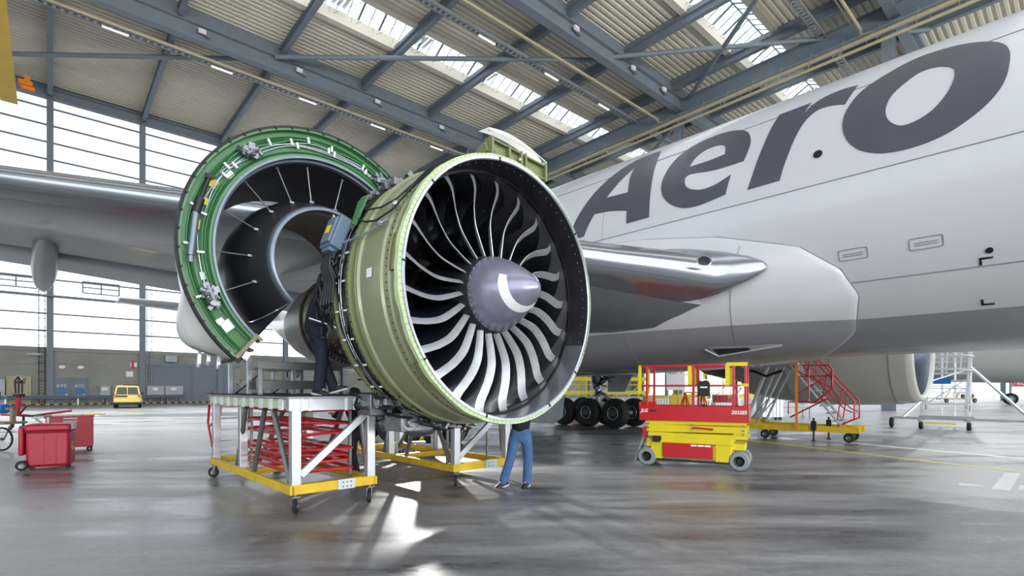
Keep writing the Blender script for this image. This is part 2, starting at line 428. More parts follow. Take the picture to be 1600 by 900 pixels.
# opening vents framed in the glazing
for b in (-1.5-2.6, 2.6):
    m = HB(); 
    for z in (11.9, 12.5, 13.1): m.b2((b, A1-.02, z-.05), (b+3.1, A1+.2, z+.05))
    for x in (0, 1.55, 3.1): m.b2((b+x-.06, A1-.02, 11.9), (b+x+.06, A1+.2, 13.1))
    m.build('window_vent', 'door_grey', wb, smooth=0)
# catwalk along the glazing
m = HB(); m.b2((B0, A1-1.3, 11.05), (B1, A1-.4, 11.2)); m.b2((B0, A1-.9, 14.6), (B1, A1-.6, 14.75)); m.b2((B0, A1-.8, 16.1), (B1, A1-.6, 16.2))
m.b2((B0, A1-.8, 17.3), (B1, A1-.6, 17.4)); m.b2((B0, A1-.8, 18.5), (B1, A1-.6, 18.62))
struct(m.build('trim_8', 'steel_blue_grey', smooth=0))
# doors in the back wall
def wdoor(n, b0, b1, h, mt='door_grey', handle=True):
    m = HB(); m.b2((b0, A1-.1, 0), (b1, A1+.05, h)); d = struct(m.build('door_%d' % n, mt, smooth=0))
    m = HB(); m.b2((b0-.1, A1-.14, 0), (b0, A1, h+.1)); m.b2((b1, A1-.14, 0), (b1+.1, A1, h+.1)); m.b2((b0-.1, A1-.14, h), (b1+.1, A1, h+.1)); m.build('door_frame', 'steel_blue_grey', d, smooth=0)
    if handle: m = HB(); m.b2((b1-.25, A1-.2, 1.0), (b1-.1, A1-.1, 1.1)); m.build('door_handle', 'alu', d, smooth=0)
    return d
def bpix(u, y=A1):      # b on the back wall for a picture column
    k = (u-800)/FPX; return (y*(sin(TH_H)+k*cos(TH_H)))/(cos(TH_H)-k*sin(TH_H))
for n, (u0, u1) in ((1, (86, 107)), (2, (115, 135))):
    d = wdoor(n, bpix(u0), bpix(u1), 2.75)
    c = (bpix(u0)+bpix(u1))/2
    for (tx, z, s_, mt) in (('KTC', 1.95, .42, 'white'),):
        p = H(c, A1-.115, z); text_mesh(tx, 'door_lettering', s_, mt, d, p, H(1, 0), (0, 0, 1))
    m = HB(); m.b2((c-.35, A1-.125, 1.2), (c+.35, A1-.1, 1.65)); m.build('door_notice', 'blue', d, smooth=0)
b0 = bpix(232)
wdoor(3, b0+.1, b0+4.2, 4.25, handle=False); wdoor(4, b0+4.35, b0+8.6, 4.0, handle=False)
wdoor(5, bpix(355)+1.2, bpix(355)+4.2, 2.2, handle=False)
m = HB(); m.b2((b0, A1-.2, 4.3), (b0+9.5, A1, 4.6)); struct(m.build('trim_9', 'steel_blue_grey', smooth=0))

# trays, pipes and strip lamps under the roof
for (a, z) in ((53.3, 31.1), (33.9, 31.1), (15.2, 31.1)):
    m = HB(); m.b2((B0, a-.28, z), (B1, a-.24, z+.32)); m.b2((B0, a+.24, z), (B1, a+.28, z+.32))
    b = B0
    while b < 60: m.b2((b, a-.28, z), (b+.22, a+.28, z+.05)); b += .5
    t = tag(m.build('cable_tray', 'alu_matte', smooth=0), {53.3: 'long ribbed cable tray under the roof nearest the glazed wall', 33.9: 'long ribbed cable tray crossing the roof between the two rows of roof lights', 15.2: 'ribbed cable tray under the roof nearest the camera at top right'}[a], 'cable tray', 'cable trays under the roof')
for (a, z, lb) in ((51.0, 30.2, 'pale pipe along the roof beam nearest the glazed wall'), (30.4, 29.9, 'pale pipe along the middle roof beam above the lettered fuselage'), (12.2, 29.9, 'pale pipe along the roof beam at top right')):
    m = HB(); m.cyl((B0, a, z), (47.6, a, z), .11, n=10)
    m.cyl((B0, a+.4, z+.2), (47.2, a+.4, z+.2), .06, n=8)
    tag(m.build('heating_pipe', 'brown_pipe'), lb, 'pipe', 'pipes along the roof beams')
for (b, z, r, lb) in ((47.5, 29.0, .17, 'upper thick cream pipe running above the fuselage under the long girder'), (47.0, 28.1, .13, 'lower cream pipe running above the fuselage under the long girder')):
    m = HB(); m.cyl((b, A0, z), (b, A1-1, z), r, n=12)
    a = A0+1
    while a < A1-2: m.bar((b, a, z), (b+.35, a, z+.85), .04, .04); a += 2.4
    tag(m.build('supply_pipe', 'brown_pipe'), lb, 'pipe', 'pipes under the long girder')
for a in (30.4, 12.2):
    m = HB(); m.tube([(47.3, a, 29.9), (47.8, a, 29.6), (47.6, a-1.2, 29.3), (47.5, a-2.2, 28.9)], .11, 8)
    tag(m.build('branch_pipe', 'brown_pipe'), 'bent cream branch pipe joining the %s beam pipe to the long pipes above the fuselage' % ('middle' if a > 20 else 'right'), 'pipe', 'branch pipes')
# walkway trestle under the long girder
m = HB(); a = A0
while a < A1-2:
    m.bar((48.1, a, 29.2), (48.1, a+1.0, 29.9), .05); m.bar((48.1, a+1, 29.9), (48.1, a+2, 29.2), .05); m.bar((47.2, a, 29.15), (48.6, a, 29.15), .05); a += 2
m.b2((48.0, A0, 29.1), (48.15, A1-1, 29.2)); m.b2((47.1, A0, 29.1), (47.2, A1-1, 29.2))
tag(m.build('service_walkway', 'steel_blue_grey', smooth=0), 'thin lattice service walkway hanging under the long roof girder', 'walkway')
strip = None; k = 0
def lamp_where(k): return 'fluorescent strip lamp hanging below the roof, '+['far left above the glazed wall', 'left above the wing', 'above the open green cowl', 'right of the green cowl', 'over the engine', 'above the engine bracket', 'left of the roof lights', 'between the roof lights', 'at the top centre', 'near the column', 'beside the long pipes', 'above the lettering'][k % 12]
for (a, z) in ((53.3, 30.95), (33.9, 30.95)):
    for b in (-6, 1.8, 9.6, 17.4, 25.2, 33, 40.8):
        m = HB(); m.b2((-.9, -.09, .03), (.9, .09, .12), mi=0); m.b2((-.85, -.06, -.02), (.85, .06, .03), mi=1)
        o = m.build('strip_lamp', ['white', 'tube_light'], smooth=0)
        o.location = H(b+2.2, a, z)
        tag(o, 'thin fluorescent strip lamp under the %s cable tray, %s of its row' % ('far' if a > 40 else 'nearer', ['first', 'second', 'third', 'fourth', 'fifth', 'sixth', 'seventh'][int((b+6.1)/7.8)]), 'lamp', 'strip lamps under the trays')
for i, (a, bs) in enumerate(((28.4, (8.5, 16.3, 24.1, 31.9, 39.7, 44.8)), (49.0, (1.5, 9.3, 17.1, 24.9, 32.7)))):
    for j, b in enumerate(bs):
        m = HB(); m.b2((b-.27, a-.55, ZB+.55), (b+.27, a-.4, ZB+.9), mi=0); m.b2((b-.23, a-.6, ZB+.58), (b+.23, a-.54, ZB+.87), mi=1); m.b2((b+.27, a-.5, ZB+.4), (b+.6, a-.35, ZB+.7), mi=2)
        tag(m.build('floodlight', ['white', 'paint_white', 'steel_blue_grey'], smooth=0), 'white box floodlight on the %s roof beam, number %s along it from the left' % (('nearer', 'farther')[i], ('one', 'two', 'three', 'four', 'five', 'six')[j]), 'floodlight', 'floodlights on the roof beams')
# yellow crane at the far left
r = empty('overhead_crane', H(-2.6, 60, 0), TH_H, 'yellow overhead crane girder with orange hoist under the roof at far left', 'crane')
m = MB(off=(-2.6, 60, 0)); m.b2((-3.0, 18, 26.6), (-2.3, 62.6, 27.7)); m.b2((-3.2, 18, 26.5), (-2.1, 62.6, 26.6)); m.b2((-2.9, 62.6, 26.8), (-2.4, 62.9, 27.3)); m.build('girder', 'crane_yellow', r, smooth=0)
m = MB(off=(-2.6, 60, 0)); m.box((-1.6, 61.8, 28.2), (.9, .6, .4)); m.cyl((-1.9, 61.6, 27.8), (-1.0, 61.6, 27.8), .2, n=12); m.box((-1.5, 62.0, 28.7), (.4, .4, .5)); m.build('hoist', 'orange', r, smooth=30)
m = MB(off=(-2.6, 60, 0)); m.ibeam((B0, 62.4, 28.4), (-2.2, 62.4, 28.4), .25, .4, .04); m.b2((-2.9, 62.0, 27.7), (-2.4, 62.6, 28.3)); m.build('crane_rail', 'steel_blue_grey', r, smooth=0)
# furnishings on the back wall
def onwall(name, u0, u1, z0, z1, d, mt, label, cat, group=None):
    m = HB(); m.b2((bpix(u0), A1-d, z0), (bpix(u1), A1-.0, z1)); o = m.build(name, mt, smooth=0, bevel=.02); return tag(o, label, cat, group)
onwall('wall_board', 10, 49, .1, 2.95, .25, 'board', 'tan board leaning at the back wall at far left', 'board')
onwall('wall_cabinet', -8, 8, .1, 2.6, .4, 'alu_matte', 'narrow pale cabinet against the back wall at the left picture edge', 'cabinet')
for u0, u1, w in ((156, 172, 'left of the yellow van'), (229, 256, 'just right of the yellow van'), (257, 285, 'in front of the grey gate')):
    o = onwall('switch_cabinet', u0, u1, .9, 2.0, .5, 'alu_matte', 'pale grey metal cabinet on the back wall, '+w, 'cabinet', 'metal cabinets along the back wall')
    m = HB(); m.b2((bpix((u0+u1)/2)-.3, A1-.52, 1.5), (bpix((u0+u1)/2)+.2, A1-.5, 1.8)); m.build('cabinet_label', 'white', o, smooth=0)
    for x_ in (bpix(u0)+.2, bpix(u1)-.3): m = HB(); m.b2((x_, A1-.4, 0), (x_+.1, A1-.1, .9)); m.build('leg', 'tube_steel', o, smooth=0)
for u, w in ((97, 'left'), (126, 'right')):
    m = HB(); b = bpix(u); m.lathe(lambda W, p, r_: Vector((b+cos(p)*r_, A1-.13+W, 3.95+sin(p)*r_*.6)), [(0, .001), (0, .26), (.10, .3)], n=20)
    tag(m.build('bulkhead_lamp', 'white'), 'round white lamp on the wall above the %s grey door' % w, 'lamp', 'round lamps over the doors')
r = onwall('exit_sign', 204.5, 213, 3.95, 4.75, .08, 'red_bright', 'small red wall sign above the yellow van', 'sign')
c = bpix(208.7); m = HB(); m.b2((c-.3, A1-.09, 4.1), (c-.22, A1-.08, 4.6)); m.b2((c+.05, A1-.09, 4.1), (c+.3, A1-.08, 4.6)); m.build('pictogram', 'white', r, smooth=0)
r = onwall('notice_sign', 197, 208, 3.0, 3.6, .06, 'white', 'small pale notice on the wall just above the yellow van', 'sign')
onwall('unit_heater', 257, 275, 4.75, 5.5, .8, 'alu_matte', 'grey air heater above the grey gate', 'heater')
for i, u in enumerate((66, 233)):
    m = HB(); b = bpix(u)-.25; 
    for x in (0, .45): m.b2((b+x-.03, A1-.35, 0), (b+x+.03, A1-.3, 14))
    z = .3
    while z < 14: m.b2((b, A1-.35, z), (b+.45, A1-.31, z+.03)); z += .3
    z = 2.5
    while z < 14:
        m.tube([(b, A1-.35, z), (b-.1, A1-.9, z), (b+.55, A1-.9, z), (b+.45, A1-.35, z)], .025, 5); z += .9
    tag(m.build('wall_ladder', 'rubber' if i == 0 else 'tube_steel', smooth=0), 'caged ladder on the back wall beside the %s column' % ('left', 'second')[i], 'ladder', 'caged wall ladders')
m = HB(); m.b2((bpix(43), A1-1.6, 5.05), (bpix(43)+1.0, A1-.9, 5.2)); m.b2((bpix(43)+1, A1-1.3, 5.08), (bpix(70), A1-1.15, 5.16)); m.b2((bpix(70)-.1, A1-1.3, 5.08), (bpix(70), A1, 5.16)); tag(m.build('swivel_arm', 'alu_matte', smooth=0), 'grey swivel arm bracket on the left wall column', 'bracket')
# guard rail in front of the back wall
r = empty('guard_rail', H(2, A1-1.4, 0), TH_H, 'long grey steel guard rail in front of the back wall', 'guard rail')
m = MB(); L0, L1 = -22, bpix(285)-2
for zz in (.72, .9): m.cyl((L0, 0, zz), (L1, 0, zz), .1, n=8)
m.build('rail', 'door_grey', r)
x = L0+.5
while x < L1: MB().b2((x, -.05, 0), (x+.12, .15, 1.0)).build('post', 'white_metal', r, smooth=0); x += 5.4
# hazard striped kerb
m = HB(); b = -6.0; i = 0
while b < 22:
    m.b2((b, A1-.5, 0), (b+.35, A1-.1, .13), mi=i % 2); b += .35; i += 1
struct(m.build('baseboard_back', ['yellow_worn', 'black'], smooth=0))
# floor markings
def fpx(u, v): Y = CAMZ*FPX/(v-HZ); return ((u-800)/FPX*Y, Y)
def mark(name, pts, mt, label):
    P = [fpx(*p) for p in pts]; m = MB(); m.prism(P, lambda x, y, z: Vector((x, y, z)), .004); return struct(m.build(name, mt, smooth=0))
mark('trim_10', [(1100, 679), (1100, 681), (1260, 699.3), (1440, 721), (1640, 743.5), (1640, 741), (1440, 719), (1260, 697.6)], 'paint_yellow', '')
mark('trim_11', [(1150, 674.5), (1150, 676), (1400, 699.5), (1640, 721.5), (1640, 719.5), (1400, 698)], 'paint_white', '')
mark('trim_12', [(1570, 738.5), (1594, 739.5), (1578, 766.5), (1549, 764)], 'paint_white', '')
mark('trim_13', [(1497, 755), (1536, 758.5), (1535, 760), (1498, 757.5)], 'paint_white', '')
mark('trim_14', [(1594, 758), (1640, 763), (1640, 768), (1590, 765)], 'paint_white', '')
# ------------------------------------------------------------------ the airliner (local frame: s to port, t aft, z up)
AO = (14.13, 14.0, 0.0)
liner = empty('cargo_airliner', A(AO[0], AO[1], 0), TH_A, 'huge white and grey cargo airliner lettered Aero, its near engine stripped open', 'airplane')
def AM(): return MB(off=AO)
FC, FZ, FR = 14.13, 5.56, 3.10
def fus(t):      # radius, centre height
    if t < -9:
        k = min(1, (-9-t)/11.0); r = FR*sqrt(max(0, 1-k**2.1)); return r, FZ-.75*k*k
    if t > 26:
        k = min(1, (t-26)/18.5); r = FR*(1-k**1.5*.93); return r, FZ+(FR-r)*.72
    return FR, FZ
def fus_pt(t, th, dr=0.0):     # th degrees, 0 = towards the camera side, + up
    r, zc = fus(t); a = radians(th); return Vector((FC-(r+dr)*cos(a), t, zc+(r+dr)*sin(a)))
m = AM(); ts = [-20, -19.9, -19.6, -19, -18, -16.5, -14.5, -12, -9]+[-8+2*k for k in range(18)]+[27+1.6*k for k in range(11)]+[44.5]
m.grid([[fus_pt(t, k*360/96) for k in range(96)] for t in ts], closeu=True)
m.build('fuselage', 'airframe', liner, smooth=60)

# wing-body fairing: bulges off the belly
def bound(th):
    P = [(-100, 4.4), (-77, 3.6), (-60, 2.95), (-41, 2.72), (-30, 2.95), (-19.6, 3.6), (-10, 5.2), (-3.8, 7.1), (4, 12)]
    for (a, x), (b, y) in zip(P, P[1:]):
        if a <= th <= b: return x+(y-x)*(th-a)/(b-a)
    return P[0][1] if th < -100 else P[-1][1]
def sm(x): x = max(0, min(1, x)); return x*x*(3-2*x)
def fair_pt(u, th):    # u 0..1 aft from the boundary
    t0 = bound(th); t = t0+u*(27-t0)
    d = t-t0
    tt_ = [(-100, .25), (-90, .25), (-75, .33), (-62, .60), (-48, .90), (-35, 1.0), (-24, .88), (-14, .5), (-6, .22), (2, .08), (6, .05)]
    f = .05
    for (x0, y0), (x1, y1) in zip(tt_, tt_[1:]):
        if x0 <= th <= x1: q = (th-x0)/(x1-x0); f = y0+(y1-y0)*q; break
    b = (.03*min(1, d/.05)+1.22*(1-math.exp(-d/3.4))*f)*(1-sm((t-17)/10))
    return fus_pt(t, th, b)
m = AM(); rows = []
us = [0, .0005, .002, .006, .015, .03, .06, .1, .15, .2, .26, .33, .42, .52, .63, .75, .88, 1]
ths = [-90-90+3*k for k in range(0, 60)]
def fth(th): return th if th >= -90 else -180-th
for u in us:
    rows.append([])
    for k in range(0, 96):
        th = -184+188*k/95; th_ = th if th >= -90 else -180-th
        p = fair_pt(u, th_)
        if th < -90: p = Vector((2*FC-p.x, p.y, p.z))
        rows[-1].append(p)
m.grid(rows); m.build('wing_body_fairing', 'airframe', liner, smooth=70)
m = AM(); m.tube([fair_pt(0.0, th_) + Vector((-.0, 0, 0)) for th_ in [-88+2*k for k in range(0, 44)]], .012, 5)
for tt in (5.0, 7.6, 9.9):
    pts = []
    for k in range(30):
        th = -88+k*2.9
        t0 = bound(th)
        if th < -8 and tt+.012*(-th-20)**1*0.6 > t0+.1:
            t = tt+(-th-40)*.012; p = fair_pt((t-t0)/(27-t0), th); pts.append(p)
    m.tube(pts, .008, 5)
m.build('panel_seam', 'seam', liner)
# straight lap seams
m = AM()
for th in (.7, 38, -36):
    m.tube([fus_pt(-8+k*.9, th, .003) for k in range(0, 13 if th == -36 else 40)], .009, 5)
for t in (-4.5, 8.3): m.tube([fus_pt(t, th) for th in range(-50, 70, 4)], .006, 4)
m.build('lap_seam', 'seam', liner)

# lettering unprojected once onto the skin: outlines in (t, angle)
def cyl_hit(u, v, R=FR):
    k = (u-800)/FPX; S = k*cos(TH_A)+sin(TH_A); T = -k*sin(TH_A)+cos(TH_A); Z = (HZ-v)/FPX
    a = S*S+Z*Z; b = 2*(-S*FC+Z*(CAMZ-FZ)); c = FC**2+(CAMZ-FZ)**2-R*R; D = max(0, b*b-4*a*c)
    q = (-b-sqrt(D))/2/a; s, t, z = S*q, T*q, CAMZ+Z*q
    return (t, R*atan2(z-FZ, FC-s))
def smooth_poly(P, n=5):
    out = []; N = len(P)
    for i in range(N):
        p0, p1, p2, p3 = P[i-1], P[i], P[(i+1) % N], P[(i+2) % N]
        c1 = len(p1) > 2; c2 = len(p2) > 2
        a = p1 if c1 else p0; d = p2 if c2 else p3
        if c1 and c2: out.append(p1[:2]); continue
        for k in range(n):
            t = k/n; f = lambda x: .5*((2*p1[x])+(-a[x]+p2[x])*t+(2*a[x]-5*p1[x]+4*p2[x]-d[x])*t*t+(-a[x]+3*p1[x]-3*p2[x]+d[x])*t**3)
            out.append((f(0), f(1)))
    return out
def letter(name, outlines, scale, ox, oy):
    loops = [[Vector((*cyl_hit(ox+x/scale, oy+y/scale), 0)) for x, y in smooth_poly(P)] for P in outlines]
    tris = tessellate_polygon(loops); vs = [p for L in loops for p in L]
    bm = bmesh.new(); bv = [bm.verts.new(p) for p in vs]
    for tr in tris:
        try: bm.faces.new([bv[i] for i in tr])
        except ValueError: pass
    y = -5.0
    while y < 6:
        bmesh.ops.bisect_plane(bm, geom=bm.verts[:]+bm.edges[:]+bm.faces[:], plane_co=(0, y, 0), plane_no=(0, 1, 0)); y += .08
    bmesh.ops.remove_doubles(bm, verts=bm.verts, dist=1e-5)
    ex = bmesh.ops.extrude_face_region(bm, geom=bm.faces[:])
    top = [g for g in ex['geom'] if isinstance(g, bmesh.types.BMVert)]
    for v in top: v.co.z = 1
    for v in bm.verts:
        t, y, z = v.co; a = y/FR; r = FR+(.012 if z > .5 else -.01)
        v.co = Vector((FC-r*cos(a), t, FZ+r*sin(a)))-Vector(AO)
    bmesh.ops.recalc_face_normals(bm, faces=bm.faces)
    me = bpy.data.meshes.new(name); bm.to_mesh(me); bm.free(); me.materials.append(M['letter_grey'])
    o = bpy.data.objects.new(name, me); col.objects.link(o); o.parent = liner; return o
C = 1
letter('letter_a', [[(417, 508, C), (388, 590), (372, 690), (366, 790, C), (270, 817, C), (272, 762, C), (200, 764), (133, 777, C), (110, 820), (88, 872, C), (28, 892, C), (45, 825), (90, 745), (150, 670), (230, 600), (320, 545)],
   [(183, 708, C), (240, 640), (312, 570, C), (288, 615), (276, 684, C)]], 2.728, 880, 50)
letter('letter_e', [[(796, 440), (798, 480), (770, 550, C), (650, 588), (545, 606), (519, 625, C), (520, 650), (540, 669), (590, 672), (650, 650), (715, 608, C), (692, 692, C), (640, 715), (570, 742), (510, 750), (460, 735), (425, 700), (420, 650), (445, 590), (490, 535), (550, 490), (620, 455), (690, 430), (750, 420), (782, 425)],
   [(538, 576, C), (560, 542), (600, 508), (650, 486), (683, 483), (693, 495), (690, 522, C), (620, 550)]], 2.728, 880, 50)
letter('letter_r', [[(212, 465, C), (365, 407, C), (325, 465, C), (370, 420), (430, 380), (510, 345), (592, 322, C), (530, 413, C), (470, 418), (400, 440), (340, 490), (295, 560), (260, 640), (230, 720), (212, 783, C), (57, 828, C), (100, 700), (140, 600), (175, 525)]], 3.104, 1150, 30)
letter('letter_o', [[(1325, 150), (1330, 190), (1315, 270), (1280, 340), (1220, 410), (1150, 470), (1050, 540), (950, 590), (850, 625), (760, 645), (680, 650), (600, 635), (545, 595), (520, 545), (520, 490), (545, 430), (600, 360), (680, 300), (780, 240), (880, 190), (980, 155), (1080, 128), (1180, 113), (1260, 113), (1305, 126)],
   [(1060, 250), (1058, 290), (1030, 350), (985, 410), (930, 460), (860, 500), (800, 517), (750, 500), (728, 465), (730, 420), (760, 365), (820, 310), (890, 260), (960, 235), (1020, 230), (1050, 238)]], 3.104, 1150, 30)
# small marks: black port, placards, jacking marks
def skin(u, v): t, y = cyl_hit(u, v); return t, y/FR
def skin_patch(m, t, a, dt, da, r0=-.01, r1=.012, n=1):
    fr = lambda t_, a_, r: Vector((FC-(FR+r)*cos(a_), t_, FZ+(FR+r)*sin(a_)))
    c = [(-1, -1), (1, -1), (1, 1), (-1, 1)]
    vs = [fr(t+x*dt, a+y*da, r) for r in (r0, r1) for x, y in c]
    m.add(vs, [(3, 2, 1, 0), (4, 5, 6, 7), (0, 1, 5, 4), (1, 2, 6, 5), (2, 3, 7, 6), (3, 0, 4, 7)])
for (u, v, r_, nm) in ((1278, 241, .078, 'vent_port'), (1546, 391, .05, 'static_port')):
    t, a = skin(u, v); m = AM(); c = fus_pt(t, math.degrees(a)); nn = Vector((-cos(a), 0, sin(a)))
    m.cyl(c-nn*.02, c+nn*.015, r_, n=20); m.build(nm, 'black', liner)
for (u, v) in ((1333, 397), (1447, 379)):
    t, a = skin(u, v); m = AM(); w, h = .23, .075/FR*1.35
    pts = []
    for k in range(24):
        th = 2*pi*k/24; x = max(-1, min(1, 1.35*cos(th))); y = max(-1, min(1, 1.35*sin(th)))
        pts.append(Vector((FC-(FR+.006)*cos(a+y*h), t+x*w, FZ+(FR+.006)*sin(a+y*h))))
    m.tube(pts, .007, 5, closed=True)
    for dy in (-.25, .15): skin_patch(m, t, a+dy*h, w*.7, .0014)
    m.build('access_placard', 'seam', liner)
m = AM()
for (u, v, sy) in ((1541, 403, 1), (1544, 475, -1)):
    t, a = skin(u, v); skin_patch(m, t, a, .085, .005); skin_patch(m, t+.07, a-sy*.02, .016, .018)
m.build('jacking_mark', 'black', liner)

# air-conditioning inlet in the fairing: plates on the skin, the dark one painting in the recess shade
def fhit(t, th, dr=0):
    t0 = bound(th); p = fair_pt(max(0, (t-t0)/(27-t0)), th); c = Vector((FC, p.y, FZ)); n = (p-c).normalized(); return p+n*dr
m = AM(); m.grid([[fhit(4.35+k*.2, -57.5+j*(.5+.28*k), .012) for j in range(4)] for k in range(8)])
m.build('inlet_ramp', 'plane_grey', liner)
m = AM(); m.grid([[fhit(4.95+k*.15, -57.2+j*(.7+.2*k), .02) for j in range(4)] for k in range(6)])
m.build('inlet_shade', 'duct_dark', liner)
m = AM(); m.tube([fhit(5.72, -58.0, .03), fhit(5.85, -51.5, .03)], .022, 6); m.tube([fhit(4.3, -57.6, .02), fhit(5.72, -58.2, .03)], .022, 6)
m.build('inlet_lip', 'plane_grey', liner)

# ---------------- wings
def le(s):  # leading edge of the starboard wing: s (spanwise coordinate) -> t, z
    k = 11.1-s; return 4.55+k*.65, 4.22+k*.0945
SEC = [(13.0, 13.6, 1.65), (10.5, 13.2, 1.6), (8.7, 11.8, 1.35), (6.5, 10.3, 1.15), (4.5, 9.2, 1.02), (2.5, 8.4, .93), (0, 7.3, .82), (-3, 6.3, .70), (-7, 5.2, .56), (-11, 4.1, .42), (-15, 3.0, .3), (-17.2, 2.2, .2)]
XC = [0, .004, .015, .035, .065, .10, .16, .24, .34, .45, .57, .70, .80]
def af(x, th): return th*(2.96*sqrt(x)-1.26*x-3.5*x*x+2.84*x**3-1.03*x**4)*.5*1.02
def wing_pt(i, x, side, mir=False, extra=0):
    s, c, th = SEC[i]; t, z = le(s)
    tz = z-.012*c+x*c*.022+ (.03*c)*sin(pi*x)*.5
    p = Vector((s, t+x*c, tz+side*af(x, th)*(1 if side > 0 else 1+.45*sm((x-.03)/.15)*sm((s-6)/3.5))+extra))
    if mir: p.x = 2*FC-p.x
    return p
def wing(mir):
    nm = 'wing'
    m = AM(); rows = []
    for i in range(len(SEC)):
        ring = [wing_pt(i, x, 1, mir) for x in reversed(XC[4:])]+[wing_pt(i, x, -1, mir) for x in XC[4:]]
        rows.append(ring)
    m.grid(rows, closeu=True); w = m.build(nm, 'wing_grey', liner, smooth=50)
    # leading edge slats
    m = AM(); rows = []
    for i in range(1, len(SEC)):
        rows.append([wing_pt(i, x, 1, mir)+Vector((0, 0, .004)) for x in reversed(XC[:6])]+[wing_pt(i, x, -1, mir)-Vector((0, 0, .004)) for x in XC[1:5]])
    # the nose is carried on inboard to a blunt point on the fairing
    base = rows[0]; tip = Vector((11.02, 4.20, 4.22)); tip = Vector((2*FC-tip.x, tip.y, tip.z)) if mir else tip
    ctr = sum(base, Vector((0, 0, 0)))/len(base)
    rows = [[ctr.lerp(tip, q)+(p-ctr)*sqrt(1-q*q) for p in base] for q in (.9995, .97, .9, .8, .65, .45, .22)]+rows
    m.grid(rows); m.build('leading_edge', 'slat', w, smooth=50)
    # flaps, drooped a little below the trailing edge
    for (i0, i1) in ((1, 4), (4, 7), (7, 10)):
        m = AM(); rows = []
        for i in range(i0, i1+1):
            s, c, th = SEC[i]; sc = s-(.04 if i == i0 else 0)+(.04 if i == i1 else 0)
            t, z = le(s); base = Vector((sc, t+.80*c, wing_pt(i, .80, -1).z+.04))
            L = .22*c
            prof = [(0, .05), (.12, .16), (.35, .15), (1, .0), (.35, -.06), (.1, -.06)]
            rows.append([base+Vector((0, x*L, zz-.22*x*L*.55)) for x, zz in prof])
            if mir: rows[-1] = [Vector((2*FC-p.x, p.y, p.z)) for p in rows[-1]]
        m.grid(rows, closeu=True); m.add(rows[0], [tuple(range(6))]); m.add(rows[-1], [tuple(range(6))])
        m.build('flap', 'wing_panel', w, smooth=40)
    # flap track fairings
    for s0 in (.35, -6.2, -11.5):
        t, z = le(s0); c = 7.2 if s0 > 0 else 4.8; m = AM(); rows = []
        t0 = t+.50*c; L = c*.72
        for k in range(15):
            u = k/14; r = .36*max(.02, sin(pi*u**.75))**.8*(1.0 if s0 > 0 else .7)
            cz = z-.15-.48*sm(u*1.5)*(1 if s0 > 0 else .6)
            rows.append([Vector(((2*FC-s0 if mir else s0)+r*.72*cos(a), t0+u*L, cz+r*1.15*sin(a))) for a in [2*pi*q/16 for q in range(16)]])
        m.grid(rows, closeu=True); m.build('flap_track_fairing', 'wing_panel', w, smooth=60)
    return w
wr = wing(False); wl = wing(True)
m = AM(); c = Vector((10.12, 5.02, 4.30)); n = (Vector((0, 0, CAMZ))-Vector((10.4, 4.6, 4.2))).normalized()
ax = Vector((-1, .65, .09)).normalized(); y = n.cross(ax).normalized()
fr = lambda w, p, r: c+n*w+ax*cos(p)*r*1.6+y*sin(p)*r
m.lathe(fr, [(.30, .105), (.345, .10), (.33, .085)], n=24, mi=0); m.lathe(fr, [(.33, .085), (.325, .001)], n=24, mi=1)
m.build('landing_light', ['silver', 'van_glass'], liner)

# fin and tailplane
m = AM(); rows = []
for (z, t0, c, th) in ((8.3, 31.5, 9.5, .8), (12, 35, 7, .55), (18.2, 41, 3.6, .3)):
    rows.append([Vector((FC+af(x, th), t0+x*c, z)) for x in reversed(XC+[1.0])]+[Vector((FC-af(x, th), t0+x*c, z)) for x in (XC+[1.0])[1:]])
m.grid(rows, closeu=True); m.add(rows[-1], [tuple(range(len(rows[-1])))]); m.build('tail_fin', 'white', liner, smooth=50)
for sg in (1, -1):
    m = AM(); rows = []
    for (q, t0, c, th, z) in ((1.2, 34.0, 6.8, .55, 6.6), (6, 38.2, 4.4, .36, 7.1), (9.75, 41.0, 2.4, .2, 7.45)):
        rows.append([Vector((FC+sg*q, t0+x*c, z+af(x, th))) for x in reversed(XC+[1.0])]+[Vector((FC+sg*q, t0+x*c, z-af(x, th))) for x in (XC+[1.0])[1:]])
    m.grid(rows, closeu=True); m.add(rows[-1], [tuple(range(len(rows[-1])))]); m.build('tailplane', 'wing_panel', liner, smooth=50)

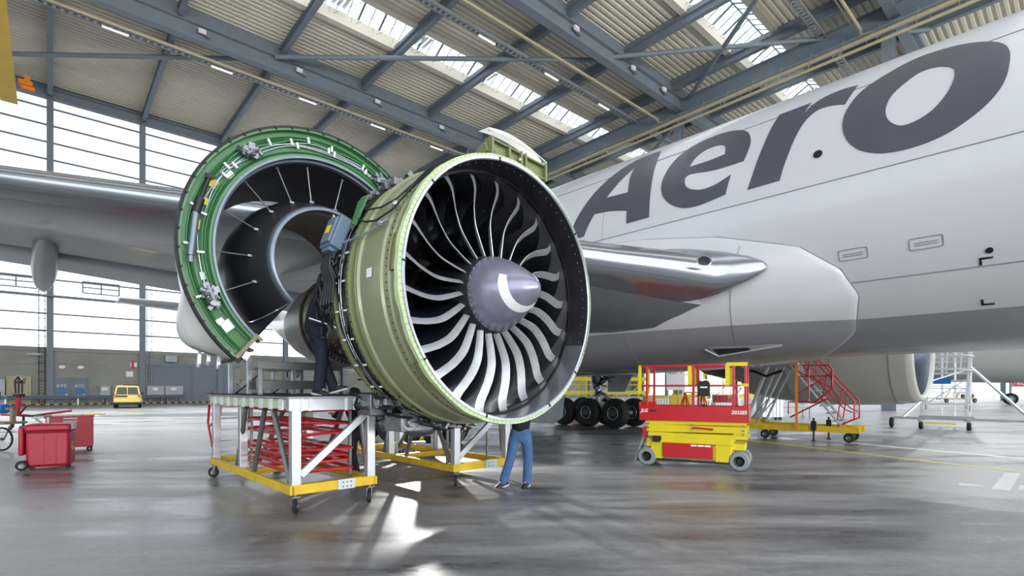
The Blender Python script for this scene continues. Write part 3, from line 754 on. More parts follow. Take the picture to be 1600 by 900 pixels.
# ---------------- main gear (two six-wheel bogies)
for sg, gt in ((1, 14.6), (-1, 14.6)):
    gs = FC+sg*5.0
    m = AM(); m.cyl((gs, gt, 1.0), (gs, gt, 1.9), .17, n=16); m.cyl((gs, gt, 1.7), (gs-sg*.5, gt, 3.6), .24, n=16)
    m.bar((gs, gt-1.5, .66), (gs, gt+1.5, .66), .25, .28); m.bar((gs, gt, .75), (gs, gt, 1.1), .34, .5)
    for d in (-1.45, 0, 1.45): m.cyl((gs-.72, gt+d, .64), (gs+.72, gt+d, .64), .09, n=10)
    m.bar((gs, gt-.2, 1.5), (gs, gt-.9, 1.0), .12); m.bar((gs, gt-.9, 1.0), (gs, gt-.3, .8), .12)
    m.cyl((gs, gt, 1.9), (gs-sg*2.4, gt-1.6, 3.0), .11, n=10); m.cyl((gs, gt, 1.9), (gs-sg*.8, gt-2.6, 3.2), .13, n=10)
    g = m.build('landing_gear', 'gear_grey', liner)
    for d in (-1.45, 0, 1.45):
        for e in (-.7, .7):
            w = AM(); w.wheel((gs+e, gt+d, .64), (1, 0, 0), .64, .46, .44, 36); w.build('wheel', ['rubber', 'tyre_hub'], g)
            m = AM(); c = Vector((gs+e-.232, gt+d, .64)); m.tube([c+Vector((0, cos(a)*.27, sin(a)*.27)) for a in [2*pi*k/28 for k in range(28)]], .014, 6, closed=True); m.build('hub_rim', 'gear_grey', g)
    m = AM(); 
    if sg == 1:
        m.add([(gs-.3, gt-.35, 2.7), (gs+.1, gt-.3, 2.7), (gs+.1, gt-.3, 1.65), (gs-.0, gt-.35, 1.65)], [(0, 1, 2, 3)])
        m = AM(); m.prism([(-.2, 1.55), (.85, 1.55), (1.6, 2.9), (-.2, 2.9)], lambda x, y, z: Vector((gs+.55+z, gt-.3-x*.9, y)), .06); m.build('gear_door', 'gear_grey', g)
        m = AM(); rnd = random.Random(3)
        for k in range(14):
            p = Vector((gs-.25, gt-.25, 1+rnd.random()*1.4)); m.tube([p, p+Vector((-.2, rnd.uniform(-.3, .3), .2)), p+Vector((-.1, rnd.uniform(-.9, .3), rnd.uniform(-.5, .5)))], .025, 5)
        m.build('hydraulic_hose', 'cable', g)
m = AM(); m.prism([(0, .28), (1.9, .28), (2.35, .55), (2.6, 2.9), (0, 2.9)], lambda x, y, z: Vector((FC+1.3+z*2, 15.9-x*1.0+z, y)), .05)
m.build('belly_door', 'gear_grey', liner, smooth=0)

# ---------------- port engine, closed, beyond the belly
def eng_frame(sc, tc, zc, yaw):
    e1 = Vector((cos(yaw), sin(yaw), 0)); e3 = Vector((-sin(yaw), cos(yaw), 0)); O = Vector((sc, tc, zc))
    return lambda w, p, r: O+e3*w+e1*(r*cos(p))+Vector((0, 0, r*sin(p)))
fr = eng_frame(23.6, 3.55, 3.08, -.03)
m = AM(); m.lathe(fr, [(.0, 1.62), (-.10, 1.67), (-.13, 1.74), (-.08, 1.84), (.10, 1.90)], n=72, mi=0)
m.lathe(fr, [(.10, 1.90), (.5, 1.955), (1.2, 2.0), (2.4, 2.03), (3.6, 2.0), (4.8, 1.86), (5.9, 1.66), (6.0, 1.6)], n=72, mi=1)
m.lathe(fr, [(.0, 1.62), (.4, 1.58), (1.2, 1.64), (1.5, 1.64)], n=72, mi=2)
nac = m.build('engine_cowling', ['nac_far', 'nac_far', 'silver'], liner, smooth=50)
m = AM()
for w in (.72, 2.35, 3.9): m.lathe(fr, [(w, 2.036-.12*(w < 1)-.01), (w, 2.045-.075*(w < 1)+.0)], n=96)
for w, r in ((.55, 1.972), (2.35, 2.035), (3.95, 1.985)): m.tube([fr(w, 2*pi*k/64, r) for k in range(64)], .012, 4, closed=True)
m.build('cowl_seam', 'seam', nac)
m = AM(); m.lathe(fr, [(.9, .52), (.6, .4), (.3, .2), (.12, .001)], n=32); m.build('spinner', 'spinner', nac)
for k in range(22):
    m = AM(); rows = []
    for i in range(6):
        r = .5+i*.228; b = radians(25+35*i/5); ph = 2*pi*k/22
        rows.append([fr(1.0+.4*x*cos(b), ph-.4*x*sin(b)/r, r) for x in (0, .5, 1)])
    m.grid(rows); m.build('fan_blade', 'blade', nac)
m = AM(); m.lathe(fr, [(1.5, 1.64), (1.55, .001)], n=40); m.build('fan_backing', 'black', nac)
m = AM(); m.lathe(fr, [(6.0, 1.2), (7.2, .95), (8.2, .7), (9.0, .2)], n=40); m.build('exhaust_nozzle', 'hot_metal', nac)
m = AM(); m.prism([(1.2, 1.9), (4.5, 1.95), (9.5, 1.3), (9.5, 1.9), (4.5, 2.6), (2.2, 2.3)], lambda x, y, z: Vector((23.5+z, 3.55+x, 3.0+y)), .25); m.build('pylon', 'plane_grey', nac)
# ------------------------------------------------------------------ the opened starboard engine
YAW = .035
E = eng_frame(4.65, 4.97, 2.972, YAW)
R0 = 1.745
m = AM()
prof = [(.0, 1.70), (.0, 1.735), (.05, 1.735), (.06, 1.70), (.20, 1.695), (.22, 1.715), (.27, 1.715), (.29, 1.695), (.34, 1.70), (.36, 1.73), (.40, 1.735), (.62, 1.75), (.78, 1.745), (.80, 1.775), (.83, 1.775), (.85, 1.74), (.90, 1.72), (.92, 1.74), (.95, 1.74), (.97, 1.70), (1.02, 1.69)]
m.lathe(E, prof, n=128)
case = m.build('fan_case', 'olive_light', liner, smooth=28)
def EP(name, mt, fn, smooth=35):
    m = AM(); fn(m); return m.build(name, mt, case, smooth=smooth)
# darker aft case with flanges
m = AM(); m.lathe(E, [(1.02, 1.69), (1.04, 1.76), (1.10, 1.76), (1.12, 1.67), (1.16, 1.665), (1.47, 1.66), (1.49, 1.73), (1.56, 1.73), (1.57, 1.66), (1.62, 1.66), (1.62, 1.625), (1.0, 1.645)], n=128)
m.build('rear_case', 'olive', case, smooth=28)
# sealant-smeared front flange, silver inlet ring
rnd = random.Random(11)
m = AM(); N = 220; rows = [[], [], [], []]; jit = [rnd.uniform(-1, 1) for _ in range(N)]
jit = [(jit[i-2]+jit[i-1]*2+jit[i]*3+jit[(i+1) % N]*2+jit[(i+2) % N])/5 for i in range(N)]
for k in range(N):
    p = 2*pi*k/N; o = .012*jit[k]
    rows[0].append(E(-.006, p, 1.665)); rows[1].append(E(-.012, p, 1.69)); rows[2].append(E(-.010, p, 1.735+o*.5)); rows[3].append(E(.05+.02*jit[k], p, 1.742+o*.3))
m.grid(rows, closeu=True); m.build('front_flange', 'primer', case, smooth=60)
m = AM(); m.lathe(E, [(-.02, 1.650), (-.035, 1.662), (-.035, 1.690), (-.012, 1.697), (.0, 1.65)], n=128); m.build('inlet_ring', 'silver', case, smooth=40)
m = AM()
for p in (38, 98, 140, 176, 214, 254, 296, 322):
    a = radians(p); m.bar(E(-.036, a, 1.645), E(-.036, a, 1.70), .02, .012, up=(0, 1, 0))
m.build('ring_joint', 'black', case)
m = AM()
for k in range(150):
    a = 2*pi*k/150; m.cyl(E(-.018, a, 1.716), E(-.006, a, 1.716), .006, n=6)
m.build('flange_bolt', 'dull_metal', case, smooth=0)
tag(bpy.data.objects['flange_bolt'], kind='stuff')
# acoustic liners: dark upper sector, grey metal lower sector, black seal, abradable track
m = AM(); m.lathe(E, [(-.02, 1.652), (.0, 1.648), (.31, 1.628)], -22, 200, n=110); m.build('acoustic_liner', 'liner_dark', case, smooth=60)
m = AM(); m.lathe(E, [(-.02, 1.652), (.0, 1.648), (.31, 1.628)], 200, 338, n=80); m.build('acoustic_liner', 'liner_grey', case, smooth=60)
m = AM()
for k in range(46):
    a = radians(-20+k*4.8)
    for w in (.07, .22):
        c = E(w, a+.02*(w > .1), 1.642); m.ball(c, .010, 6)
m.build('liner_rivet', 'dull_metal', case); tag(bpy.data.objects['liner_rivet'], kind='stuff')
m = AM(); m.lathe(E, [(.31, 1.63), (.315, 1.60), (.34, 1.60), (.345, 1.635)], n=128); m.build('seal_ring', 'seal_black', case)
m = AM(); m.lathe(E, [(.345, 1.635), (.40, 1.630), (.95, 1.615), (1.63, 1.605), (1.63, 1.63)], n=96); m.build('fan_track', 'liner_grey', case, smooth=60)
# fan blades
NB = 22
def blade_mesh():
    """one wide-chord blade in (w, phi, r) space"""
    rs = [.50+(1.612-.50)*k/16 for k in range(17)]
    xs = [0, .035, .10, .175, .30, .42, .56, .70, .85, 1.0]
    def geo(r):
        q = (r-.50)/1.112
        beta = radians(12+27*q**1.2+17*q**7)
        ch = .47+.22*sin(pi*min(1, q*.95+.08)*.62)
        wl = .36-.02*sin(pi*q)+.06*q**3+.03*max(0, q-.75)
        K = [(-.2, -.05), (0, 0), (.2, .055), (.4, .09), (.6, .055), (.75, -.005), (.87, -.05), (1.0, -.035), (1.2, .03)]
        for i in range(1, len(K)-2):
            if K[i][0] <= q <= K[i+1][0]+1e-6:
                u = (q-K[i][0])/(K[i+1][0]-K[i][0]); p0, p1, p2, p3 = [K[i+j][1] for j in (-1, 0, 1, 2)]
                al = .5*(2*p1+(-p0+p2)*u+(2*p0-5*p1+4*p2-p3)*u*u+(-p0+3*p1-3*p2+p3)*u**3); break
        return q, beta, ch, wl, al
    return rs, xs, geo
def blade(k0):
    rs, xs, geo = blade_mesh(); m = AM(); sides = []
    for sgn in (1, -1):
        rows = []
        for r in rs:
            q, beta, ch, wl, al = geo(r); row = []; w = wl; c_ = 0; px = 0
            for x in xs:
                n = 6
                for j in range(n if x > 0 else 0):
                    xm = px+(x-px)*(j+.5)/n; b = beta+radians(17)*(1-2*xm)
                    w += cos(b)*ch*(x-px)/n; c_ += sin(b)*ch*(x-px)/n
                px = x
                th = (.030*(1-q)+.011)*max(.10, sin(pi*min(1, x*.9+.06)))**.7
                b = beta+radians(17)*(1-2*x)
                ww = w+sgn*th*.5*sin(b); cc = c_-sgn*th*.5*cos(b)
                row.append(E(ww, k0+(al-cc)/r, r))
            rows.append(row)
        sides.append(rows)
    a, b = sides; R, Cn = len(rs), len(xs)
    ns = [p for r in a for p in r]+[p for r in b for p in r]; fs = []; mi = []
    o2 = R*Cn
    for i in range(R-1):
        for j in range(Cn-1):
            A_ = i*Cn+j; f = (A_, A_+1, A_+Cn+1, A_+Cn); mm = 1 if j < 3 else 0
            fs.append(f); mi.append(mm); fs.append(tuple(o2+x for x in reversed(f))); mi.append(mm)
        fs.append((i*Cn, (i+1)*Cn, o2+(i+1)*Cn, o2+i*Cn)); mi.append(1)
        fs.append((i*Cn+Cn-1, o2+i*Cn+Cn-1, o2+(i+1)*Cn+Cn-1, (i+1)*Cn+Cn-1)); mi.append(0)
    i = R-1
    for j in range(Cn-1): fs.append((i*Cn+j, i*Cn+j+1, o2+i*Cn+j+1, o2+i*Cn+j)); mi.append(0)
    m.v = [p-m.off for p in ns]; m.f = fs; m.mi = mi
    return m.build('fan_blade', ['blade', 'silver_edge'], case, smooth=50, fixn=True)
for k in range(NB): blade(2*pi*(k+.35)/NB)
# hub, platform, spinner with its white swirl
m = AM(); m.lathe(E, [(.30, .505), (.34, .52), (.95, .60), (1.0, .60), (1.0, .001)], n=66); m.build('fan_hub', 'duct_inner', case)
m = AM()
for k in range(44):
    a = 2*pi*k/44; m.cyl(E(.285, a, .492), E(.255, a, .497), .011, n=6)
m.build('hub_bolt', 'dull_metal', case, smooth=0)
SP = [(.30, .50), (.26, .50), (.20, .487), (.06, .428), (-.10, .345), (-.26, .245), (-.38, .155), (-.45, .085), (-.48, .035), (-.487, .001)]
m = AM(); m.lathe(E, SP, n=64); m.build('spinner', 'spinner', case, smooth=60)
def sp_r(w):
    for (a, x), (b, y) in zip(SP, SP[1:]):
        if b <= w <= a: return y+(x-y)*(w-b)/(a-b)
    return .02
m = AM(); rows = []
for k in range(40):
    u = k/39; a = radians(150+200*u); wc = -.14-.17*u
    hw = .052*min(1, (10*(1-u))**.6, .75+.25*10*u)+.002
    rows.append([E(wc+x*hw, a, sp_r(wc+x*hw)+.004) for x in (-1, -.5, 0, .5, 1)])
m.grid(rows)
m.grid([[E(w, radians(a), sp_r(w)+.004) for a in (20, 35, 50, 65, 80)] for w in (-.33, -.37, -.41, -.455)])
rows = [[E(-.46+x*.002, radians(40), sp_r(-.46)) for x in (0, 1)] for _ in (0, 1)]
m.grid(rows); m.build('spinner_swirl', 'white', case, smooth=60)
# outlet guide vanes, core inlet and inner structure
m = AM(); m.lathe(E, [(.95, .90), (.93, .92), (.97, .94), (1.7, 1.0), (2.3, .92)], n=64); m.lathe(E, [(.95, .90), (1.3, .82), (1.5, .8)], n=64); m.build('core_splitter', 'duct_inner', case)
for k in range(44):
    m = AM(); a = 2*pi*k/44
    m.grid([[E(1.14+x*.46, a-(.20*(1-x)**2)*(.95/r), r) for x in (0, .3, .65, 1)] for r in (.95, 1.28, 1.605)])
    m.grid([[E(1.14+x*.46, a-(.20*(1-x)**2+.02*sin(pi*x))*(.95/r), r) for x in (0, .3, .65, 1)] for r in (.95, 1.28, 1.605)])
    m.build('guide_vane', 'duct_dark', case)
m = AM(); m.lathe(E, [(1.0, .60), (1.35, .62), (1.36, .01)], n=40); m.build('compressor_face', 'black', case)
core = AM(); core.lathe(E, [(1.6, .95), (2.0, .80), (2.05, .82), (2.1, .82), (2.15, .70), (2.8, .60), (3.1, .62), (3.15, .70), (3.2, .70), (3.25, .62), (3.5, .66), (3.55, .74), (3.6, .70), (4.0, .78), (4.5, .85), (4.6, .87), (4.62, .82), (5.2, .74), (5.5, .62)], n=64)
core = core.build('engine_core', 'titanium', case, smooth=30)
m = AM()
for w, r in ((3.95, .78), (4.15, .81), (4.5, .86)): m.lathe(E, [(w, r), (w, r+.035), (w+.035, r+.035), (w+.035, r)], n=72)
for k in range(70):
    a = 2*pi*k/70; m.box(E(4.05, a, .83), (.03, .05, .03))
m.build('case_flange', 'hot_metal', core, smooth=20)
m = AM(); m.lathe(E, [(4.6, .86), (5.3, .78), (5.9, .62), (5.88, .60), (5.3, .74)], n=48); m.lathe(E, [(5.3, .45), (6.2, .25), (6.7, .05)], n=40); m.build('exhaust_nozzle', 'hot_metal', core)
rnd = random.Random(5); m = AM()
for k in range(46):
    a = rnd.uniform(0, 2*pi); w = rnd.uniform(1.7, 3.6); pts = []
    for j in range(6):
        pts.append(E(w, a, .68+.10*rnd.random()+.14*(w < 2.2))); w = min(3.8, w+rnd.uniform(-.05, .45)); a += rnd.uniform(-.25, .25)
    m.tube(pts, rnd.choice((.012, .018, .03)), 6)
m.build('core_piping', 'dull_metal', core); tag(bpy.data.objects['core_piping'], kind='stuff')
# accessory gearbox and plumbing under the case
m = AM(); gx, gt_, gz = 4.45, 6.5, 1.22
m.box((gx, gt_+.05, gz), (1.3, .42, .26), R=Matrix.Rotation(.05, 3, 'Z')); m.cyl((gx-.5, gt_-.2, gz-.0), (gx-.5, gt_+.5, gz-.0), .13, n=18); m.cyl((gx-.5, gt_-.26, gz-.0), (gx-.5, gt_-.2, gz-.0), .07, n=14); m.cyl((gx+.1, gt_-.2, gz-.05), (gx+.1, gt_+.5, gz-.05), .10, n=18); m.cyl((gx-.15, gt_-.1, gz+.02), (gx-.15, gt_+.5, gz+.02), .08, n=18)
m.cyl((gx+.5, gt_-.1, gz), (gx+.5, gt_+.7, gz), .11, n=18); m.ball((gx-.15, gt_+.1, gz-.12), .2, 14, (1.4, 1.2, .6))
m.box((gx-.8, gt_+.3, gz+.25), (.3, .4, .3)); m.cyl((gx+.9, gt_, gz+.2), (gx+.9, gt_+.5, gz+.2), .13, n=16)
gb = m.build('accessory_gearbox', 'dull_metal', case, smooth=30, bevel=.012)
m = AM(); rnd = random.Random(9)
for k in range(90):
    a = radians(rnd.uniform(228, 296)); w = rnd.uniform(1.1, 2.0); r = rnd.uniform(1.68, 1.86); pts = []
    for j in range(5): pts.append(E(w, a, r)); w += rnd.uniform(-.2, .25); a += rnd.uniform(-.09, .09); r = max(1.62, min(1.92, r+rnd.uniform(-.06, .06)))
    m.tube(pts, rnd.choice((.008, .012, .02)), 5)
m.build('gearbox_plumbing', 'cable', gb); tag(bpy.data.objects['gearbox_plumbing'], kind='stuff')
m = AM()
for k in range(60):
    p = E(rnd.uniform(1.1, 1.9), radians(rnd.uniform(232, 292)), rnd.uniform(1.70, 1.84)); m.box(p, (rnd.uniform(.04, .14), rnd.uniform(.04, .12), rnd.uniform(.03, .09)), R=Matrix.Rotation(rnd.random()*3, 3, 'Y'))
m.build('gearbox_fitting', 'dull_metal', gb, smooth=0, bevel=.006)
# wiring harness wrapped round the rear case, with clamps
m = AM()
for (w, r, rad, j) in ((1.20, 1.71, .026, 0), (1.25, 1.70, .020, 1), (1.31, 1.71, .028, 2), (1.37, 1.70, .022, 3), (1.42, 1.70, .016, 4)):
    m.tube([E(w+.025*sin(k*.7+j)+(.0 if k < 30 else .0), radians(128+k*3), r+.01*sin(k*1.3+j)) for k in range(42)], rad, 8)
m.build('wiring_harness', 'cable', case)
m = AM()
for (w, r) in ((1.285, 1.735), (1.335, 1.735)): m.tube([E(w+.012*sin(k*.5), radians(150+k*3), r) for k in range(36)], .008, 6)
m.build('bleed_tube', 'silver', case)
m = AM()
for p in (166, 178, 190, 202, 214, 226, 238):
    a = radians(p)
    for w in (1.17, 1.21, 1.39, 1.43): m.cyl(E(w, a, 1.735), E(w+.03, a, 1.735), .014, n=8)
m.build('harness_clamp', 'white', case)
m = AM()
for w, r in ((.25, 1.716), (1.07, 1.761), (1.525, 1.731), (.88, 1.735)):
    for k in range(120):
        a = 2*pi*k/120; 
        if 95 < math.degrees(a) < 275: m.cyl(E(w, a, r), E(w, a, r+.008), .008, n=6)
m.build('case_bolt', 'black', case, smooth=0); tag(bpy.data.objects['case_bolt'], kind='stuff')
# raised pad plates along the front flange
m = AM()
for p in (103, 172, 222, 262):
    a0 = radians(p-7); rows = []
    m.grid([[E(w, a0+radians(14)*k/6, 1.70+(.03 if 0 < j < 3 else .0)) for k in range(7)] for j, w in enumerate((.05, .055, .17-.0, .20))])
m.build('stiffener_pad', 'olive', case)
m = AM(); a = radians(178); m.grid([[E(w, a+x, 1.752) for x in (-.03, .03)] for w in (.50, .62)]); m.build('placard', 'white', case, smooth=0)
# harness climbing over the top of the case and the slim tube across it
m = AM()
m.tube([E(1.35, radians(150), 1.80), E(1.1, radians(152), 1.80), E(.85, radians(156), 1.80), E(.55, radians(158), 1.80), E(.3, radians(155), 1.78), E(.17, radians(146), 1.76), E(.17, radians(130), 1.75), E(.17, radians(118), 1.745)], .013, 6)
m.tube([E(1.2, radians(145), 1.79), E(.95, radians(149), 1.80), E(.6, radians(151), 1.79), E(.35, radians(149), 1.775), E(.24, radians(140), 1.75), E(.24, radians(120), 1.745)], .011, 6)
for w, p0 in ((1.1, 95), (1.2, 95), (1.3, 100), (.2, 95)): m.tube([E(w+.03*sin(k), radians(p0+k*4), 1.76) for k in range(14)], .016, 6)
m.build('top_harness', 'cable', case)
m = AM(); m.tube([E(1.35, radians(163), 1.83), E(.8, radians(163), 1.80), E(.45, radians(161), 1.80), E(.28, radians(159), 1.78)], .016, 8); m.ball(E(.42, radians(160.5), 1.80), .035, 8, (1, 1.8, 1)); m.ball(E(.30, radians(152), 1.77), .045, 10)
m.build('vent_tube', 'silver', case)
rnd = random.Random(21); m = AM()
for k in range(40):
    a = radians(rnd.uniform(97, 138)); w = rnd.uniform(1.0, 1.6); m.box(E(w, a, 1.76+rnd.random()*.05), (rnd.uniform(.03, .09),)*3, R=Matrix.Rotation(rnd.random()*3, 3, 'Y'))
m.build('top_fitting', 'dull_metal', case, smooth=0)
m = AM(); rnd = random.Random(2)
for k in range(22):
    a = radians(rnd.uniform(160, 188)); w = rnd.uniform(1.35, 1.72); pts = []
    for j in range(6): pts.append(E(w, a, 1.76+.1*rnd.random())); w += rnd.uniform(-.08, .08); a += rnd.uniform(.01, .09)
    m.tube(pts, rnd.choice((.012, .018, .025)), 6)
m.build('controller_cable', 'cable', case)
# engine controller: blue-grey finned box with a yellow sticker
ea = radians(159); c = E(1.38, ea, 1.87)
X = (E(1, ea+.01, 1)-E(1, ea, 1)).normalized(); Y_ = (E(1, ea, 2)-E(1, ea, 1)).normalized(); Z_ = (E(2, ea, 1)-E(1, ea, 1)).normalized()
RB = Matrix((X, Z_, Y_)).transposed()
m = AM(); m.box(c, (.44, .32, .16), R=RB); m.box(c+Y_*.09, (.36, .24, .04), R=RB); m.box(c+X*.24, (.06, .22, .12), R=RB)
eb = m.build('engine_controller', 'box_blue', case, smooth=0, bevel=.03)
m = AM(); m.box(c+Y_*.115+X*.0, (.11, .09, .008), R=RB); m.build('warning_label', 'label_yellow', eb, smooth=0)
m = AM()
for j in range(7): m.cyl(c+X*.25+Z_*(-.13+.045*j)-Y_*.02, c+X*.36+Z_*(-.13+.045*j)-Y_*.03, .018, n=8)
for j in range(5): m.tube([c+X*.36+Z_*(-.1+.05*j), c+X*.46+Z_*(-.08+.05*j)-Y_*.04, c+X*.62+Z_*(-.16+.06*j)-Y_*.12, c+X*.9+Z_*(-.2+.08*j)-Y_*.18], .018, 6)
m.build('connector', 'cable', eb)
m = AM(); m.tube([c-X*.27+Z_*.2, c-X*.33+Z_*.24+Y_*.03, c-X*.30+Z_*.33, c-X*.10+Z_*.36], .012, 6); m.build('bonding_lead', 'primer', eb)
# diagonal bracket between controller and case
m = AM(); p1 = E(1.15, radians(147), 1.82); m.prism([(-.10, -.16), (.10, -.12), (.05, .22), (-.05, .26)], lambda x, y, z: p1+X*y+Z_*x+Y_*z, .03); m.build('mount_bracket', 'green', case, smooth=0)
m = AM(); p1 = E(1.62, radians(196), 1.70); m.bar(p1, p1+Vector((-.30, .12, .10)), .09, .02); m.build('tool_tray', 'alu', case, smooth=0, bevel=.008)
# cowl support beam on top of the fan case with a white cowl strip
def tf(s, t, z): return Vector((s, t, z))
m = AM()
P0, P1 = tf(4.90, 5.70, 5.20), tf(6.02, 5.70, 5.12)
m.ibeam(P0, P1, .14, .24, .03); m.bar(P0+Vector((0, .1, -.16)), P1+Vector((0, .1, -.16)), .26, .03)
for u in (0, .3, .52, .6, 1):
    p = P0.lerp(P1, u); m.box(p, (.04, .18, .27))
m.bar(P0, tf(4.90, 6.9, 4.72), .13, .16); m.bar(tf(5.2, 5.8, 5.0), tf(5.25, 6.3, 4.4), .10, .12); m.bar(tf(5.7, 5.8, 4.95), tf(5.5, 6.3, 4.3), .1, .1)
m.box(tf(5.45, 6.0, 4.78), (.5, .4, .03), R=Matrix.Rotation(.35, 3, 'Y'))
beam = m.build('cowl_support_beam', 'olive', case, smooth=0, bevel=.008)
m = AM(); rows = []
for k in range(13):
    u = k/12; p = P0.lerp(P1, u*1.08-.06)+Vector((0, -.02, .17+.10*sin(pi*(.15+.85*u))-.0*u))
    h = .35+.65*sin(pi*min(1, u*1.1+.12))
    rows.append([p+Vector((.0, -.06, -.03*h)), p+Vector((0, -.05, .03*h)), p+Vector((0, .16, .07*h)), p+Vector((0, .18, .04)), p+Vector((0, -.02, -.03*h))])
m.grid(rows, closeu=True); m.add(rows[0], [(0, 1, 2, 3, 4)]); m.add(rows[-1], [(0, 1, 2, 3, 4)]); m.build('cowl_strip', 'white', beam, smooth=50)
m = AM()
m.bar(P0+Vector((.02, -.06, -.05)), tf(4.93, 5.45, 4.72), .05, .03); m.bar(P1+Vector((-.02, -.02, -.1)), tf(5.98, 5.5, 4.45), .03, .03); m.cyl(P0.lerp(P1, .5), tf(5.72, 5.42, 4.62), .018, n=8)
m.ball(P0.lerp(P1, .5)+Vector((0, -.06, 0)), .035, 8); m.ball(tf(5.72, 5.42, 4.60), .045, 8); m.bar(tf(4.80, 6.5, 5.05), tf(4.62, 6.6, 5.14), .08, .05)
m.build('hinge_link', 'alu', beam)
# small round lamp-like probe at the inboard rim
m = AM(); p = E(.25, radians(33), 1.80); m.ball(p, .05, 10); m.cyl(p, E(.25, radians(33), 1.70), .012, n=6); m.build('sensor_probe', 'dull_metal', case)
# pylon above the core
m = AM(); m.prism([(1.7, 1.25), (5.2, .95), (7.8, 1.3), (8.5, 1.7), (4.0, 2.0), (2.2, 1.75)], lambda x, y, z: Vector((4.55+z, 4.97+x, 2.97+y)), .30); m.build('pylon', 'plane_grey', liner, smooth=0)

m = AM()
for a0 in (90, 270):
    m.grid([[E(1.25+w, radians(a0)+x, r) for r in (.93, 1.25, 1.60)] for w, x in ((.45, -.10), (.1, -.09), (0, 0), (.1, .09), (.45, .10))], closev=True)
m.build('case_strut', 'duct_dark', case)
# ------------------------------------------------------------------ opened thrust reverser half
TS, TT, TZ = 3.26, 7.47, 3.53
TR = eng_frame(TS, TT, TZ, YAW)
PA, PB = 40, 229
m = AM(); m.lathe(TR, [(.03, 1.925), (-.02, 1.925), (-.02, 1.88), (.06, 1.87), (.06, 1.79), (.02, 1.775), (.07, 1.74), (.08, 1.60), (.05, 1.575), (.0, 1.565), (.0, 1.535)], PA, PB, n=100)
rev = m.build('thrust_reverser_cowl', 'green', liner, smooth=25)
def TP(name, mt, fn, smooth=35, parent=None, bevel=0):
    m = AM(); fn(m); return m.build(name, mt, parent or rev, smooth=smooth, bevel=bevel)
TP('edge_strip', 'black', lambda m: m.lathe(TR, [(-.024, 1.905), (-.03, 1.935), (.03, 1.94), (.03, 1.92)], PA, PB, n=100))
TP('edge_clip', 'black', lambda m: [m.box(TR(-.03, radians(a), 1.905), (.025, .03, .025)) for a in range(PA+3, PB, 7)], 0)
TP('inner_flange', 'lip_grey', lambda m: m.lathe(TR, [(0, 1.535), (-.03, 1.53), (-.03, 1.50), (.04, 1.495), (.05, 1.47), (.12, 1.465)], PA, PB, n=100))
def skinr(w, a):
    b = .0
    if 196 < a < 232: b = .30*sm(1-abs(a-214)/19)*sm(w/.4)*sm((1.7-w)/.8)
    return 1.925-.10*sm(w/.6)-.30*sm((w-.3)/1.4)+b
def osk(m):
    rows = []
    for w in [0, .1, .2, .3, .4, .5, .6, .8, 1.0, 1.2, 1.4, 1.6, 1.75]:
        rows.append([TR(w+.02, radians(PA+(PB-PA)*k/90), skinr(w, PA+(PB-PA)*k/90)) for k in range(91)])
    m.grid(rows)
TP('outer_skin', 'plane_grey', osk, 60)
TP('outer_duct', 'duct_inner', lambda m: m.lathe(TR, [(.12, 1.465), (.5, 1.455), (1.0, 1.42), (1.72, 1.34), (1.78, 1.45), (1.77, 1.53)], PA, PB, n=90), 60)
inn = [(-.03, .77), (-.045, .80), (-.03, .825), (.08, .88), (.3, .97), (.6, 1.06), (1.0, 1.10), (1.4, 1.06), (1.75, .98)]
iw = TP('inner_duct_wall', 'duct_dark', lambda m: (m.lathe(TR, inn, PA, PB-1, n=90), m.lathe(TR, [(-.03, .77), (.3, .90), (.9, 1.05), (1.75, .94)], PA, PB-1, n=90)), 60)
TP('inner_lip', 'lip_grey', lambda m: m.lathe(TR, [(0, .765), (-.06, .775), (-.065, .81), (-.03, .838), (.02, .85)], PA, PB, n=90), 60, iw)
TP('inner_core_blanket', 'core_brown', lambda m: m.lathe(TR, [(.02, .765), (.3, .88), (.9, 1.03), (1.7, .92)], PA+2, PB-30, n=60), 60, iw)
def bif(m, pa):
    for a in (pa,):
        r = radians(a); m.grid([[TR(w, r, ri), TR(w, r, ro)] for w, ri, ro in ((-.02, .80, .86), (.12, .90, 1.50), (.5, 1.02, 1.46), (1.0, 1.09, 1.42), (1.72, .98, 1.50))])
        m.grid([[TR(w, r+.02*(1 if a == PB else -1), ri), TR(w, r+.02*(1 if a == PB else -1), ro)] for w, ri, ro in ((.12, .90, 1.50), (.5, 1.02, 1.46), (1.0, 1.09, 1.42), (1.72, .98, 1.50))])
PAB = (PA, PB)
for PA_ in PAB: TP('bifurcation_wall', 'duct_dark', lambda m: bif(m, PA_))
for a in (52, 76, 98, 116, 137, 158, 181, 202):
    r = radians(a); m = AM(); m.cyl(TR(.22, r, 1.46), TR(.30, r-.03, .97), .011, n=8); m.box(TR(.30, r-.03, .98), (.06, .05, .03)); m.ball(TR(.22, r, 1.455), .025, 8)
    m.build('tie_rod', 'dull_metal', rev)
TP('stiffener_ring', 'green_dark', lambda m: [m.lathe(TR, [(.055, r), (.02, r), (.02, r+.012), (.055, r+.012)], PA+2, PB-2, n=90) for r in (1.60, 1.80)])
TP('rivet_line', 'seam', lambda m: [m.cyl(TR(.07, radians(a), r), TR(.062 if r > 1.6 else .05, radians(a), r), .006, n=5) for r in (1.625, 1.845) for a in [PA+3+k*1.9 for k in range(97)]], 0)
tag(bpy.data.objects['rivet_line'], kind='stuff')
